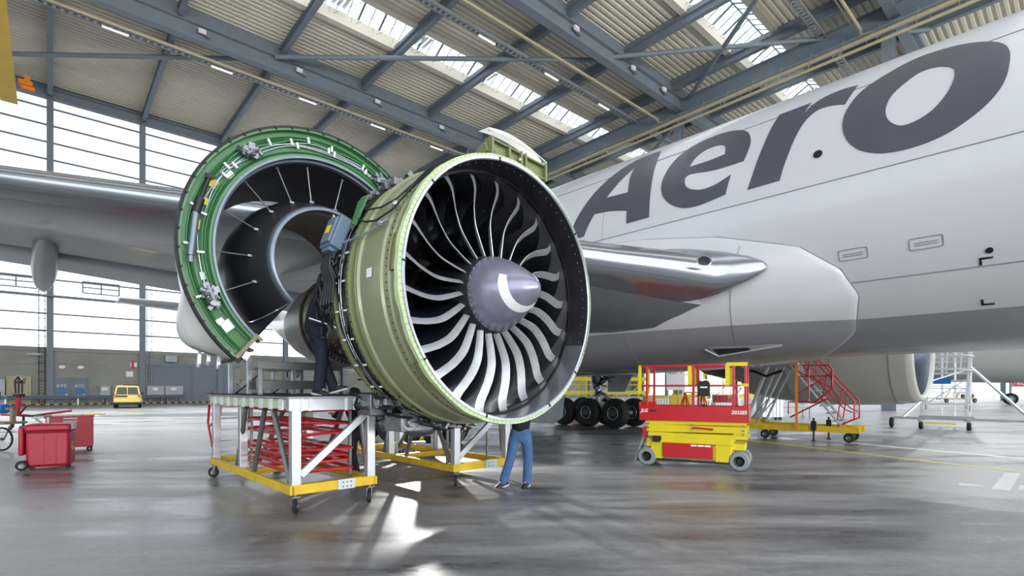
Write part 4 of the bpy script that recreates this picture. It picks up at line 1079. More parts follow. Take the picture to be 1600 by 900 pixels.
# hydraulic lines following the ring, with white clips
def lines(m):
    for r, a0, a1, j in ((1.665, 58, 168, 0), (1.69, 58, 200, 1), (1.72, 70, 150, 2)):
        m.tube([TR(.03, radians(a0+(a1-a0)*k/50), r+.015*sin(k*.35+j)) for k in range(51)], .009, 6)
TP('hydraulic_line', 'silver', lines)
def dlines(m):
    m.tube([TR(.02, radians(62+k*2), 1.745+.02*sin(k*.4)) for k in range(45)], .011, 6)
    m.tube([TR(.02, radians(150+k*2), 1.64) for k in range(30)], .012, 6)
TP('sense_line', 'green_dark', dlines)
for a, r in ((68, 1.69), (70, 1.73), (86, 1.68), (87.5, 1.74), (89, 1.70), (99, 1.77), (105, 1.68), (107.5, 1.73), (118, 1.75), (139, 1.67), (142, 1.72), (146, 1.66), (167, 1.67), (165, 1.79), (184, 1.66), (181, 1.80), (202, 1.80)):
    q = radians(a); e = (TR(0, q, 2)-TR(0, q, 1)).normalized(); t_ = e.cross(Vector((0, 1, 0)))
    m = AM(); m.box(TR(.01, q, r), (.085, .025, .028), R=Matrix((e, Vector((0, 1, 0)), t_)).transposed()); m.build('line_clip', 'paint_white', rev, smooth=0)
# blow-off actuator with black sleeve
def rod(m):
    m.cyl(TR(-.02, radians(160), 1.735), TR(-.02, radians(173), 1.765), .033, n=14)
TP('actuator_sleeve', 'black', lambda m: (m.cyl(TR(-.04, radians(152), 1.78), TR(-.04, radians(162), 1.755), .026, n=12), m.cyl(TR(-.04, radians(162), 1.755), TR(-.04, radians(168.5), 1.755), .05, n=14), m.box(TR(-.03, radians(151.5), 1.78), (.10, .05, .06))))
TP('actuator_rod', 'lip_grey', lambda m: (m.cyl(TR(-.04, radians(168), 1.755), TR(-.04, radians(186), 1.785), .042, n=14), m.cyl(TR(-.04, radians(186), 1.785), TR(-.03, radians(188.5), 1.79), .03, n=10)))
def cluster(a, r, n, seed, sx=1.0):
    m = AM(); rnd = random.Random(seed)
    for k in range(n):
        p = TR(-rnd.uniform(.0, .10), radians(a+rnd.uniform(-3.2, 3.2)*sx), r+rnd.uniform(-.07, .07)); q = p+Vector((rnd.uniform(-.07, .07), rnd.uniform(-.03, .02), rnd.uniform(-.07, .07)))
        if k % 3: m.cyl(p, q, rnd.uniform(.014, .034), n=10)
        else: m.box(p, (rnd.uniform(.04, .09), .05, rnd.uniform(.04, .09)), R=Matrix.Rotation(rnd.random()*3, 3, 'Y'))
    m.cyl(TR(-.06, radians(a-3*sx), r), TR(-.06, radians(a+3*sx), r), .04, n=12)
    return m.build('latch_valve', 'dull_metal', rev, smooth=30)
cluster(129, 1.70, 22, 1); cluster(59, 1.72, 20, 2, .8); cluster(203, 1.68, 34, 3, 1.5)
def patch(name, mt, a, r, da, dr, parent=None):
    m = AM(); m.grid([[TR(.045, radians(a+x*da), r+y*dr) for x in (-1, -.5, 0, .5, 1)] for y in (-1, 1)]); return m.build(name, mt, rev, smooth=0)
patch('yellow_placard', 'label_yellow', 152, 1.70, 2.0, .045); patch('yellow_placard', 'label_yellow', 161, 1.70, 1.6, .05); patch('yellow_placard', 'label_yellow', 172, 1.72, 2.0, .05)
patch('white_placard', 'white', 143.5, 1.625, 1.8, .035); patch('white_placard', 'white', 217, 1.67, 2.4, .075); patch('white_placard', 'white', 214, 1.72, 1.2, .05); patch('white_placard', 'white', 194, 1.66, 1.6, .04)
TP('blue_hose', 'blue', lambda m: [m.tube([TR(-.05-.03*j, radians(56-j), 1.70), TR(-.12, radians(50), 1.66-.03*j), TR(-.25, radians(45), 1.60), TR(-.45, radians(43), 1.62+.03*j), TR(-.6, radians(44), 1.72)], .022, 7) for j in (0, 1)])
# lower split edge: latch beam, brown frame, hooks, latch housing
def lat(m):
    r = radians(PB); e = (TR(0, r, 2)-TR(0, r, 1)).normalized(); t_ = (TR(0, r+.01, 1)-TR(0, r, 1)).normalized()
    RR = Matrix((e, Vector((0, 1, 0)), t_)).transposed()
    m.box(TR(.25, r, 1.72), (.46, .5, .03), R=RR); m.box(TR(.02, r, 1.72)+t_*.03, (.42, .03, .08), R=RR)
TP('latch_beam', 'black', lat, 0)
def lat2(m):
    r = radians(PB); e = (TR(0, r, 2)-TR(0, r, 1)).normalized(); t_ = (TR(0, r+.01, 1)-TR(0, r, 1)).normalized(); RR = Matrix((e, Vector((0, 1, 0)), t_)).transposed()
    m.box(TR(-.03, r, 1.70)-t_*.01, (.40, .02, .05), R=RR); m.box(TR(-.03, r, 1.50)+t_*.02, (.03, .03, .12), R=RR)
TP('split_frame', 'wood_grey', lat2, 0)
def hooks(m):
    r = radians(PB)
    for j, (x, w) in enumerate(((1.62, .05), (1.70, .1), (1.80, .0), (1.52, .2))):
        p = TR(w, r+.035, x); m.box(p, (.07, .10, .10), R=Matrix.Rotation(.6, 3, 'Y')); m.cyl(p, p+Vector((-.03, -.05, -.07)), .02, n=8)
TP('latch_hook', 'silver', hooks, 0)
def hinge(m):
    for (dx, w, L) in ((0, .55, .34), (.10, .5, .30), (.20, .42, .36)):
        L *= .8; p = TR(w, radians(219), 1.96)+Vector((dx*1.0, 0, -.02)); m.bar(p, p+Vector((-.02+.0*dx, .0, -L)), .025, .04); m.ball(p+Vector((-.02, 0, -L)), .035, 8)
TP('latch_fitting', 'alu', hinge)
TP('vent_grille', 'core_brown', lambda m: m.grid([[TR(w, radians(a), skinr(w, a)+.012) for a in (217, 221, 225)] for w in (.30, .5, .7)]))
# upper hinge beam joining the cowl to the pylon
TP('hinge_beam', 'olive_dark', lambda m: (m.bar(TR(.1, radians(PA+1), 1.72), TR(1.7, radians(PA+1), 1.62), .30, .16), [m.bar(TR(w, radians(PA), 1.75), Vector((4.62, TT+w, 4.75)), .12, .08) for w in (.3, 1.0, 1.6)]))
# ------------------------------------------------------------------ work stands under the engine
def caster(m, p, ang=0.0, R=.085):
    """m: list of builders (tyre, fork)"""
    p = Vector(p); d = Vector((cos(ang), sin(ang), 0)); ax = Vector((-sin(ang), cos(ang), 0)); c = p+d*.04+Vector((0, 0, R))
    t = MB(T=m); t.wheel(c, ax, R, .05, .5, 20, mi=(0, 1))
    f = MB(T=m)
    for s_ in (-1, 1): f.bar(c+ax*s_*.035+Vector((0, 0, -.01)), p+ax*s_*.035+Vector((0, 0, R*2+.03)), .045, .008, up=ax)
    f.box(p+Vector((0, 0, R*2+.035)), (.11, .11, .015)); f.cyl(p+Vector((0, 0, R*2+.03)), p+Vector((0, 0, R*2+.09)), .025, n=10)
    return t, f
def put_casters(root, pts, R=.1):
    for (x, y, a) in pts:
        t, f = caster(None, (x, y, 0), a, R); fk = f.build('caster_fork', 'dull_metal', root, smooth=30); t.build('caster_wheel', ['rubber', 'tube_steel'], fk, smooth=40)
def stand(s, t, Wd, L, label, kind):
    """Wd across (local x), L aft (local y)"""
    r = empty('work_stand', A(s, t, 0), TH_A, label, 'work stand', 'rolling work stands under the engine')
    zt = 1.585; zb = .40; P = .125
    def bd(n, mt, fn, smooth=0, bevel=0): m = MB(); fn(m); return m.build(n, mt, r, smooth=smooth, bevel=bevel)
    bd('platform_deck', 'alu_matte', lambda m: m.b2((-.12, -.08, zt-.02), (Wd+.12, L, zt+.015)))
    bd('platform_edge', 'rubber', lambda m: m.b2((-.14, -.10, zt+.005), (Wd+.14, L, zt+.022)))
    def topf(m):
        m.b2((-.1, -.06, zt-.19), (Wd+.1, .04, zt-.02)); m.b2((-.1, L-.1, zt-.19), (Wd+.1, L, zt-.02))
        m.b2((-.10, 0, zt-.17), (-.05, L, zt-.03)); m.b2((Wd+.05, 0, zt-.17), (Wd+.1, L, zt-.03))
    bd('top_frame', 'alu', topf, bevel=.006)
    def splice(m):
        for x in (.05, .16, Wd*.62, Wd*.74): m.b2((x, -.07, zt-.195), (x+.035, -.058, zt-.02))
        for k in range(9):
            y = .15+k*(L-.3)/9; m.b2((-.115, y, zt-.18), (-.10, y+.14, zt-.03))
    bd('joist_bracket', 'paint_white', splice)
    def joistend(m):
        for k in range(9):
            y = .33+k*(L-.3)/9; m.b2((-.112, y, zt-.16), (-.10, y+.2, zt-.05))
    bd('joist_end', 'primer', joistend)
    for (x, y) in ((0, 0), (Wd, 0), (0, L*.56), (Wd, L*.56), (0, L-.15), (Wd, L-.15)):
        bd('post', 'alu', lambda m: m.b2((x-P/2, y-P/2, zb-.08), (x+P/2, y+P/2, zt-.18)), bevel=.008)
    def base(m):
        m.b2((-.07, -.07, zb-.13), (Wd+.07, .03, zb)); m.b2((-.07, L-.13, zb-.13), (Wd+.07, L-.05, zb))
        m.b2((-.09, -.07, zb-.13), (-.03, L-.05, zb-.01)); m.b2((Wd+.03, -.07, zb-.13), (Wd+.09, L-.05, zb-.01)); m.b2((0, L*.5, zb-.12), (Wd, L*.5+.1, zb-.02))
    bs = bd('base_frame', 'yellow_worn', base, bevel=.006)
    m = MB(); m.b2((Wd*.52, -.085, zb-.135), (Wd*.75, -.07, zb+.005), mi=0)
    for k in range(3):
        for z in (zb-.10, zb-.035): m.cyl((Wd*.55+k*.06+.04, -.09, z), (Wd*.55+k*.06+.04, -.083, z), .010, n=8, mi=1)
    m.build('joint_plate', ['alu', 'black'], bs, smooth=0)
    bd('diagonal_brace', 'alu', lambda m: m.bar((.06, -.02, zb+.12), (Wd-.06, -.02, zt-.24), .10, .07, up=(0, 1, 0)), bevel=.006)
    for (a, b) in ((((-.02, .12, zb+.02)), (-.02, L*.19, zt-.2)), ((-.02, L*.40, zb), (-.02, L*.28, zt-.2)), ((Wd-.12, .05, zt-.25), (Wd, .1, zb+.12)), ((Wd, L*.4, zb), (Wd, L*.22, zt-.2)), ((-.02, L*.62, zb), (-.02, L*.5, zt-.2)), ((Wd*.4, L*.7, zb), (Wd*.55, L*.5, zt-.2))):
        bd('tube_brace', 'tube_steel', lambda m: m.cyl(a, b, .038, n=14), smooth=40)
    put_casters(r, [(0, 0, .9), (Wd, 0, -2.2), (0, L-.1, 2.4), (Wd, L-.1, .3)])
    # stored red guard frames lying on shelves inside
    zz = [.50, .60, .72, .80, 1.02, 1.20, 1.38] if kind == 1 else [.95, 1.22, 1.38]
    for i, z in enumerate(zz):
        y0 = .35+.05*(i % 3); y1 = L*.62-.1*(i % 2); x0, x1 = .10, Wd-.12; dz = .03*sin(i*2.1)
        if kind == 2: y0 += .9; x1 += .25
        m = MB(); m.tube([(x0, y0, z), (x1, y0, z+dz), (x1, y1, z+dz), (x0, y1, z)], .026, 8, closed=True)
        m.bar((x0, (y0+y1)/2, z), (x1, (y0+y1)/2, z+dz), .05, .05); m.bar((x0+.25, y0, z), (x0+.25, y1, z), .045, .05); m.bar((x1-.25, y0, z+dz), (x1-.25, y1, z+dz), .045, .05)
        m.build('stowed_guard_frame', 'red_bright', r, smooth=40)
    for y in (.4, L*.55):
        for x in (.12, Wd-.12): bd('shelf_rail', 'tube_steel', lambda m: m.b2((x-.02, y-.02, zb-.05), (x+.02, y+.02, zt-.2)))
    return r, bd
r1, bd1 = stand(2.66, 7.12, 1.10, 4.1, 'front grey and yellow rolling work stand the dark-clad mechanic stands on', 1)
# fixed access ladder with folded red rail at the outer end of the first stand
m = MB()
for x in (-.16, -.52):
    m.bar((x-.20, 4.35, .12), (x-.04+.0, 3.70, 1.55), .05, .03)
m2 = MB()
for k in range(6): u = (k+.5)/6; m2.bar((-.36, 4.35-.65*u, .12+1.43*u), (-.72, 4.35-.65*u, .12+1.43*u), .07, .02)
# ladder leaning on the outer short side
m = MB(); m.bar((0.1, L_ := 4.55, .06), (.1, 4.05, 1.5), .055, .035); m.bar((.62, 4.55, .06), (.62, 4.05, 1.5), .055, .035)
lad = m.build('access_ladder', 'tube_steel', r1, smooth=0)
for k in range(6):
    u = (k+.7)/6.4; m = MB(); m.box((.36, 4.55-.5*u, .06+1.44*u), (.5, .09, .03)); m.build('ladder_step', 'alu', lad, smooth=0)
m = MB()
for x in (.04, .7):
    m.tube([(x, 4.42, .55), (x, 4.75, 1.0), (x, 4.62, 1.48), (x, 4.45, 1.62), (x, 4.22, 1.45)], .022, 8); m.tube([(x, 4.25, 1.05), (x, 4.72, .92)], .018, 8)
m.tube([(.04, 4.62, 1.48), (.7, 4.62, 1.48)], .018, 8); m.build('ladder_handrail', 'red', lad, smooth=40)
r2, bd2 = stand(5.42, 7.20, 1.18, 3.9, 'second yellow-based rolling work stand, behind the first and beside the mechanic in jeans', 2)
# step unit on the platform
ss = empty('step_platform', A(3.20, 9.4, 1.607), TH_A, 'small grey two-tier metal steps standing on the front work stand', 'steps')
def sb(n, mt, fn): m = MB(); fn(m); return m.build(n, mt, ss, smooth=0, bevel=.004)
sb('upper_tread', 'wood_grey', lambda m: (m.b2((-.30, -.2, .42), (.35, .5, .46)), m.b2((-.32, -.22, .38), (.37, -.20, .48))))
sb('lower_tread', 'wood_grey', lambda m: (m.b2((-.30, .55, .20), (.35, 1.0, .24)), m.b2((-.32, 1.0, .16), (.37, 1.02, .26))))
for x in (-.32, .35): sb('side_frame', 'tube_steel', lambda m: (m.bar((x, -.2, .4), (x, 1.35, 0.02), .035, .10), m.bar((x, -.2, 0), (x, -.2, .44), .05), m.bar((x, .5, 0), (x, .5, .4), .04)))
for x, y, h in ((-.42, .1, .62), (.42, 1.4, .5), (-.45, 1.1, .55), (.1, -.5, .55)): sb('support_post', 'alu', lambda m: m.b2((x-.035, y-.035, 0), (x+.035, y+.035, h)))
for y in (-.5, -.9): sb('cross_plate', 'tube_steel', lambda m: m.b2((-.6, y, .08), (.5, y+.04, .22)))
sb('upper_rail', 'tube_steel', lambda m: (m.b2((-.7, -1.3, .38), (.6, -1.25, .50)), m.b2((-.7, -1.3, 0), (-.64, -1.25, .4)), m.b2((.55, -1.3, 0), (.6, -1.25, .4))))

# assumed work lamp, added unseen behind the engine to throw the bright floor patches
wl_ = empty('assumed_work_lamp', (-2.35, 14.2, 0), 0, 'assumed work floodlight added on a short tripod, hidden behind the engine', 'lamp')
m = MB()
for k in range(3): a = 2*pi*k/3; m.cyl((0, 0, .7), (cos(a)*.45, sin(a)*.45, .01), .018, n=8)
m.cyl((0, 0, .6), (0, 0, 1.25), .02, n=8); m.build('tripod', 'yellow', wl_)
m = MB(); m.box((0, .08, 1.36), (.34, .12, .24)); m.build('assumed_lamp_housing', 'black', wl_, smooth=0, bevel=.01)
m = MB(); m.box((0, .015, 1.36), (.28, .01, .18)); m.build('assumed_lamp_glass', 'tube_light', wl_, smooth=0)
sp = bpy.data.lights.new('assumed_lamp_beam', 'SPOT'); sp.energy = 2600; sp.spot_size = radians(95); sp.spot_blend = .5; sp.shadow_soft_size = .035; sp.color = (1, .98, .95)
so = bpy.data.objects.new('assumed_lamp_beam', sp); col.objects.link(so); so.location = (-2.35, 14.12, 1.36)
so.rotation_euler = (Vector((0.2, 4, .35))-Vector((-2.35, 14.12, 1.36))).to_track_quat('-Z', 'Y').to_euler()

# open trolley added in front of the lamp to break up its floor patches
tt = empty('lamp_blocker', (-2.25, 12.9, 0), .3, 'open trolley-shaped light blocker added on the floor behind the engine, between the two work stands', 'trolley')
def ttb(n, mt, fn, smooth=0): m = MB(); fn(m); return m.build(n, mt, tt, smooth=smooth)
for x, y in ((-.28, -.18), (.28, -.18), (-.28, .18), (.28, .18)): ttb('blocker_post', 'tube_steel', lambda m: m.b2((x-.02, y-.02, .1), (x+.02, y+.02, 1.0)))
for z in (.22, .55, .88): ttb('shelf', 'box_blue', lambda m: (m.b2((-.3, -.2, z-.02), (.3, .2, z)), m.b2((-.3, -.2, z), (.3, -.18, z+.07)), m.b2((-.3, .18, z), (.3, .2, z+.07))))
ttb('blocker_part', 'dull_metal', lambda m: (m.cyl((-.15, 0, .55), (-.15, 0, .84), .09, n=14), m.box((.14, 0, .64), (.2, .2, .18)), m.box((-.08, 0, .30), (.34, .26, .16)), m.cyl((.12, -.05, .88), (.12, -.05, 1.16), .07, n=14)), 30)
for x, y in ((-.26, -.16), (.26, -.16), (-.26, .16), (.26, .16)): ttb('castor', ['rubber', 'tube_steel'], lambda m: m.wheel((x, y, .05), (0, 1, 0), .05, .03), 40)

# ------------------------------------------------------------------ people
def skin_obj(name, V, Ed, mt, parent, sub=2):
    me = bpy.data.meshes.new(name); me.from_pydata([tuple(v[0]) for v in V], Ed, []); me.materials.append(M[mt])
    o = bpy.data.objects.new(name, me); col.objects.link(o); o.parent = parent
    sk = o.modifiers.new('skin', 'SKIN'); sk.use_smooth_shade = True
    if not me.skin_vertices: me.attributes
    for i, v in enumerate(V):
        r = v[1]; d = me.skin_vertices[0].data[i]; d.radius = r if isinstance(r, tuple) else (r, r); d.use_root = (i == 0)
    sb_ = o.modifiers.new('sub', 'SUBSURF'); sb_.levels = sub; sb_.render_levels = sub
    return o
def person(name, loc, rz, J, label, top, legs, sleeve=True):
    r = empty(name, loc, rz, label, 'person'); g = lambda k: Vector(J[k])
    # body: one continuous surface from head to toes and finger tips
    V = []; Ed = []
    def v(p, rad): V.append((Vector(p), rad)); return len(V)-1
    def chain(start, pts):
        a = start
        for p, rad in pts: b = v(p, rad); Ed.append((a, b)); a = b
        return a
    pel = v(g('hip'), (.09, .07)); ch = chain(pel, [(g('hip').lerp(g('chest'), .5), (.10, .08)), (g('chest'), (.12, .09)), (g('neck'), (.06, .06))])
    hd = g('head'); nk = g('neck'); chain(ch, [(nk.lerp(hd, .35), (.058, .06)), (nk.lerp(hd, .62), (.07, .085)), (hd, (.078, .098)), (hd+(hd-nk).normalized()*.075, (.06, .075))])
    chest_i = ch-1
    for sd in 'LR':
        w = chain(chest_i, [(g('sh'+sd), .055), (g('el'+sd), .042), (g('wr'+sd), .028)])
        f = (g('wr'+sd)-g('el'+sd)).normalized(); side = f.cross(Vector((0, 0, 1))); side = side.normalized() if side.length > .1 else Vector((1, 0, 0)); nrm = f.cross(side)
        pm = chain(w, [(g('wr'+sd)+f*.05, (.030, .018)), (g('wr'+sd)+f*.085, (.034, .016))])
        for j, (o_, L) in enumerate(((-.030, .070), (-.010, .080), (.010, .075), (.030, .06))):
            b0 = g('wr'+sd)+f*.085+side*o_; chain(pm, [(b0+f*.02, .0095), (b0+f*(.02+L*.5)+nrm*.012, .009), (b0+f*(.02+L*.85)+nrm*.035, .008)])
        chain(pm-1, [(g('wr'+sd)+f*.055-side*.045, .011), (g('wr'+sd)+f*.085-side*.06+nrm*.01, .009)])
        chain(pel, [(g('hj'+sd), .060), (g('kn'+sd), .050), (g('an'+sd), .024), (g('an'+sd).lerp(g('to'+sd), .6), (.022, .018))])
    body = skin_obj('body', V, Ed, 'skin', r, 2)
    # jacket
    V = []; Ed = []
    p0 = v(g('hip')+Vector((0, 0, -.10)), (.178, .14)); c0 = chain(p0, [(g('hip').lerp(g('chest'), .5), (.172, .135)), (g('chest'), (.19, .145)), (g('neck').lerp(g('chest'), .1), (.085, .085))])
    for sd in 'LR': chain(c0-1, [(g('sh'+sd), .085), (g('el'+sd), .068), (g('wr'+sd), .05)])
    skin_obj('jacket', V, Ed, top, r)
    V = []; Ed = []; w0 = v(g('hip')+Vector((0, 0, .10)), (.150, .115)); p0 = chain(w0, [(g('hip')+Vector((0, 0, -.04)), (.165, .125))])
    for sd in 'LR':
        h, k, a = g('hj'+sd), g('kn'+sd), g('an'+sd)
        chain(p0, [(h.lerp(k, .2), .112), (h.lerp(k, .55), .100), (k, .090), (k.lerp(a, .5), .086), (a+(k-a)*.1, .080), (a+(a-k).normalized()*.075, .082)])
    skin_obj('trousers', V, Ed, legs, r)
    for sd in 'LR':
        a, t = g('an'+sd), g('to'+sd); d = (t-a); d.z = d.z; L = d.length; f = d.normalized(); f2 = Vector((f.x, f.y, f.z)); 
        dn = Vector(J.get('dn'+sd, (0, 0, -1))); dn = (dn-f2*dn.dot(f2)).normalized(); y = f2.cross(dn)
        base = a+dn*.085
        def ring(x, w, h, hb=0): return [base+f2*x+y*w*cos(q)*1.0-dn*(h*.5+h*.5*sin(q)) for q in [2*pi*k/14 for k in range(14)]]
        m = MB(); m.grid([ring(-.085, .012, .05), ring(-.078, .033, .08), ring(-.02, .042, .11), ring(.04, .043, .10), ring(.10, .05, .075), ring(.155, .05, .055), ring(.19, .032, .04), ring(.20, .008, .02)], closeu=True)
        sh = m.build('shoe', 'shoe', r, smooth=60)
        m = MB(); P = [(-.09, -.02), (-.09, .02), (-.04, .042), (.05, .043), (.12, .053), (.17, .048), (.205, .02), (.205, -.02), (.17, -.048), (.12, -.053), (.05, -.043), (-.04, -.042)]
        m.prism(P, lambda px_, py_, z: base+f2*px_+y*py_+dn*(z-.015), .025); m.build('sole', 'sole', sh, smooth=0)
    # hair cap and face
    m = MB(); up = (hd-nk).normalized(); fw = Vector(J.get('face', (0, 1, 0))); fw = (fw-up*fw.dot(up)).normalized(); rt = fw.cross(up); rows = []
    for i in range(9):
        th = pi*.62*i/8; rows.append([hd+up*(.02+.105*cos(th))+(rt*cos(q)*.090+fw*(sin(q)*.108-.014))*max(.02, sin(th)) for q in [2*pi*k/18 for k in range(18)]])
    m.grid(rows, closeu=True); m.build('hair', 'hair', r, smooth=60)
    m = MB()
    for s_ in (-1, 1): m.ball(hd+fw*.088+rt*s_*.03-up*.005, .012, 8)
    m.build('eye', 'white', r)
    m = MB(); m.ball(hd+fw*.10-up*.03, .014, 8, (.8, 1.2, 1.6))
    for s_ in (-1, 1): m.ball(hd+rt*s_*.083-up*.01, .02, 8, (.5, 1, 1.6))
    m.build('nose_and_ear', 'skin', r); m = MB(); m.ball(hd+fw*.09-up*.065, .018, 8, (1.3, .6, .3)); m.build('mouth', 'red_case', r)
    return r
# mechanic on the stand, leaning in behind the fan case (local x = picture right)
person('person', (-2.80, 7.44, 1.607), 0, dict(hip=(-.02, 0, .90), chest=(-.03, .02, 1.27), neck=(.14, .02, 1.50), head=(.27, .0, 1.66), face=(.8, -.2, 0),
    shL=(.17, -.14, 1.42), elL=(.36, -.12, 1.20), wrL=(.60, -.05, 1.42), shR=(-.0, .17, 1.44), elR=(.36, .20, 1.30), wrR=(.60, .14, 1.45),
    hjL=(.09, -.05, .86), knL=(.11, -.10, .50), anL=(.06, -.10, .09), toL=(.21, -.13, .06), hjR=(-.06, .05, .86), knR=(.07, .03, .50), anR=(.22, .05, .12), toR=(.37, .05, .16), dnR=(.1, 0, -1)),
    'person in dark navy clothes standing on the front work stand, leaning in behind the engine', 'navy_top', 'navy')
# mechanic in jeans behind the fan case
person('person', (.09, 9.0, 0), 0, dict(hip=(.06, 0, .98), chest=(.07, -.02, 1.32), neck=(.04, -.03, 1.54), head=(.02, -.04, 1.70), face=(-.2, 1, 0),
    shL=(-.14, -.03, 1.46), elL=(-.28, .05, 1.45), wrL=(-.2, .1, 1.68), shR=(.26, -.02, 1.46), elR=(.42, -.10, 1.26), wrR=(.36, .08, 1.48),
    hjL=(-.04, 0, .92), knL=(-.11, -.03, .52), anL=(-.24, -.02, .09), toL=(-.37, -.10, .05), hjR=(.15, 0, .92), knR=(.19, -.02, .50), anR=(.17, .02, .09), toR=(.10, -.11, .05)),
    'person in blue jeans and dark top standing behind the fan at floor level', 'navy_top', 'denim')
# mechanic on the floor between the stands
person('person', (-2.93, 9.95, 0), 0, dict(hip=(-.02, 0, .92), chest=(-.08, .0, 1.26), neck=(-.08, -.01, 1.46), head=(-.09, -.03, 1.60), face=(-.7, -.5, 0),
    shL=(-.28, -.02, 1.38), elL=(-.42, -.06, 1.16), wrL=(-.42, -.26, 1.22), shR=(.13, .0, 1.38), elR=(.20, -.04, 1.12), wrR=(.05, -.20, 1.05),
    hjL=(-.10, 0, .86), knL=(-.12, -.04, .48), anL=(-.06, .02, .09), toL=(-.12, -.12, .05), hjR=(.08, 0, .86), knR=(.14, .0, .48), anR=(.22, .03, .09), toR=(.18, -.11, .05)),
    'person in navy overalls on the floor, seen through the front work stand', 'navy_top', 'navy')

# ------------------------------------------------------------------ scissor lift
LA = Vector((2.95, 11.47, 0)); LB = Vector((4.66, 10.58, 0)); LC = (LA+LB)/2; lrz = atan2(LB.y-LA.y, LB.x-LA.x)
lift = empty('scissor_lift', LC, lrz, 'red and yellow scissor lift with lowered platform and grey wheels', 'scissor lift')
def lb(n, mt, fn, smooth=0, bevel=0, parent=None): m = MB(); fn(m); return m.build(n, mt, parent or lift, smooth=smooth, bevel=bevel)
LD = .78
for x in (-.94, .94):
    for y in (.06, LD+.02):
        lb('wheel', ['grey_rubber', 'black'], lambda m: m.wheel((x, y, .205), (0, 1, 0), .205, .13, .52, 28), 40)
lb('chassis', 'yellow', lambda m: (m.b2((-.85, .02, .17), (-.60, LD, .58)), m.b2((.48, .02, .15), (.80, LD, .60)), m.b2((-.62, .04, .20), (.5, LD-.04, .5)), m.b2((-.95, .05, .42), (-.62, LD-.05, .60)), m.b2((-.66, 0, .52), (.82, LD, .74)), m.b2((.78, .1, .42), (1.05, LD-.1, .56))), 0, .012)
lb('battery_tray_door', 'red_bright', lambda m: m.b2((-.58, -.03, .22), (.45, .0, .53)), 0, .02)
def dec(m):
    for k in range(3): m.b2((.0+k*.14, -.038, .475), (.12+k*.14, -.031, .51))
lb('instruction_label', 'white', dec)
lb('motor_unit', 'black', lambda m: (m.box((-.72, .0, .60), (.16, .10, .13)), m.cyl((-.8, -.0, .62), (-.62, .0, .62), .05, n=12)), 30)
lb('side_step', 'red_bright', lambda m: (m.b2((-1.02, -.01, .62), (-.94, .12, .86)),))
lb('entry_ladder', 'tube_steel', lambda m: (m.bar((-1.03, .1, .62), (-1.22, .06, .05), .05, .03), m.bar((-1.03, .4, .62), (-1.22, .36, .05), .05, .03), [m.box((-1.05-.055*k, .23, .54-.15*k), (.05, .3, .02)) for k in range(4)]))
lb('underside_guard', 'black', lambda m: m.b2((-.7, .0, .13), (.75, .04, .17)))
for i, (z, lo, hi) in enumerate(((.72, -.90, 1.10), (.805, -.95, 1.08), (.89, -.93, 1.09), (.965, -.95, 1.07))):
    for y in (0, LD-.06): lb('scissor_arm', 'yellow', lambda m: m.bar((lo, y+.02+.005*i, z-.012), (hi, y+.02+.005*i, z+(.012 if i % 2 else -.03)), .045, .082), 0, .005)
lb('pivot_pin', 'dull_metal', lambda m: [m.cyl((x, -.03, z), (x, .0, z), .02, n=10) for x in (-.90, 0.02, 1.02) for z in (.76, .84, .93)], 0)
lb('safety_prop', 'red_bright', lambda m: m.bar((.04, -.02, .87), (.45, -.02, .845), .03, .04))
pl = lb('platform', 'red_bright', lambda m: (m.b2((-1.10, -.03, 1.0), (1.12, .0, 1.325)), m.b2((-1.10, LD, 1.0), (1.12, LD+.03, 1.325)), m.b2((-1.10, -.03, 1.0), (-1.07, LD, 1.40)), m.b2((1.09, -.03, 1.0), (1.12, LD, 1.36)), m.b2((-1.08, 0, 1.0), (1.1, LD, 1.05)), m.b2((-1.08, 0, 1.325), (-.72, .03, 1.41))), 0, .006)
def lrail(m):
    for y in (0.0, LD-.03):
        m.bar((-1.08, y, 2.19), (.95, y, 2.19), .045, .05); m.bar((-1.08, y, 1.76), (1.05, y, 1.76), .035, .04)
        for x in (-.93, .05, .84, 1.06): m.bar((x, y, 1.3), (x, y, 2.19), .05)
    for x in (-1.08, 1.06): m.bar((x, 0, 2.19), (x, LD, 2.19), .045); m.bar((x, 0, 1.76), (x, LD, 1.76), .035)
lb('guard_rail', 'red', lrail, 0, .006)
def yel(m):
    for y in (-.025, LD-.0):
        m.b2((-1.11, y, 1.58), (-1.05, y+.05, 2.21)); m.b2((-.06, y, 1.78), (.02, y+.03, 2.18)); m.b2((.68, y, 1.76), (.76, y+.04, 2.2))
    m.b2((.70, -.03, 2.16), (1.10, .05, 2.235)); m.b2((.95, -.03, 1.74), (1.12, .03, 1.80))
lb('rail_sleeve', 'yellow', yel)
lb('control_box', 'black', lambda m: (m.box((.92, .06, 2.02), (.16, .12, .26), R=Matrix.Rotation(.35, 3, 'Y')), m.tube([(.9, .06, 1.88), (.86, .04, 1.70), (.92, .04, 1.62), (.98, .04, 1.72)], .015, 6)), 0, .01)
mb = lb('manual_pouch', 'black', lambda m: (m.box((.27, -.06, 1.68), (.24, .06, .28)), m.box((.27, -.06, 1.83), (.2, .04, .06)), m.bar((.2, -.05, 1.36), (.34, -.05, 1.34), .03), m.bar((.27, -.05, 1.3), (.27, -.05, 1.42), .02)), 0, .015)
lb('pouch_label', 'white', lambda m: m.b2((.20, -.094, 1.71), (.34, -.09, 1.74)), parent=mb)
for tx, x, z, s_, mt in (('JLG', -.98, 1.215, .10, 'white'), ('2032ES', .94, 1.205, .10, 'white')):
    o = text_mesh(tx, 'lettering', s_, mt, None, (x, -.034, z), (1, 0, 0), (0, 0, 1), .002, bold=True, shear=.2); o.parent = lift
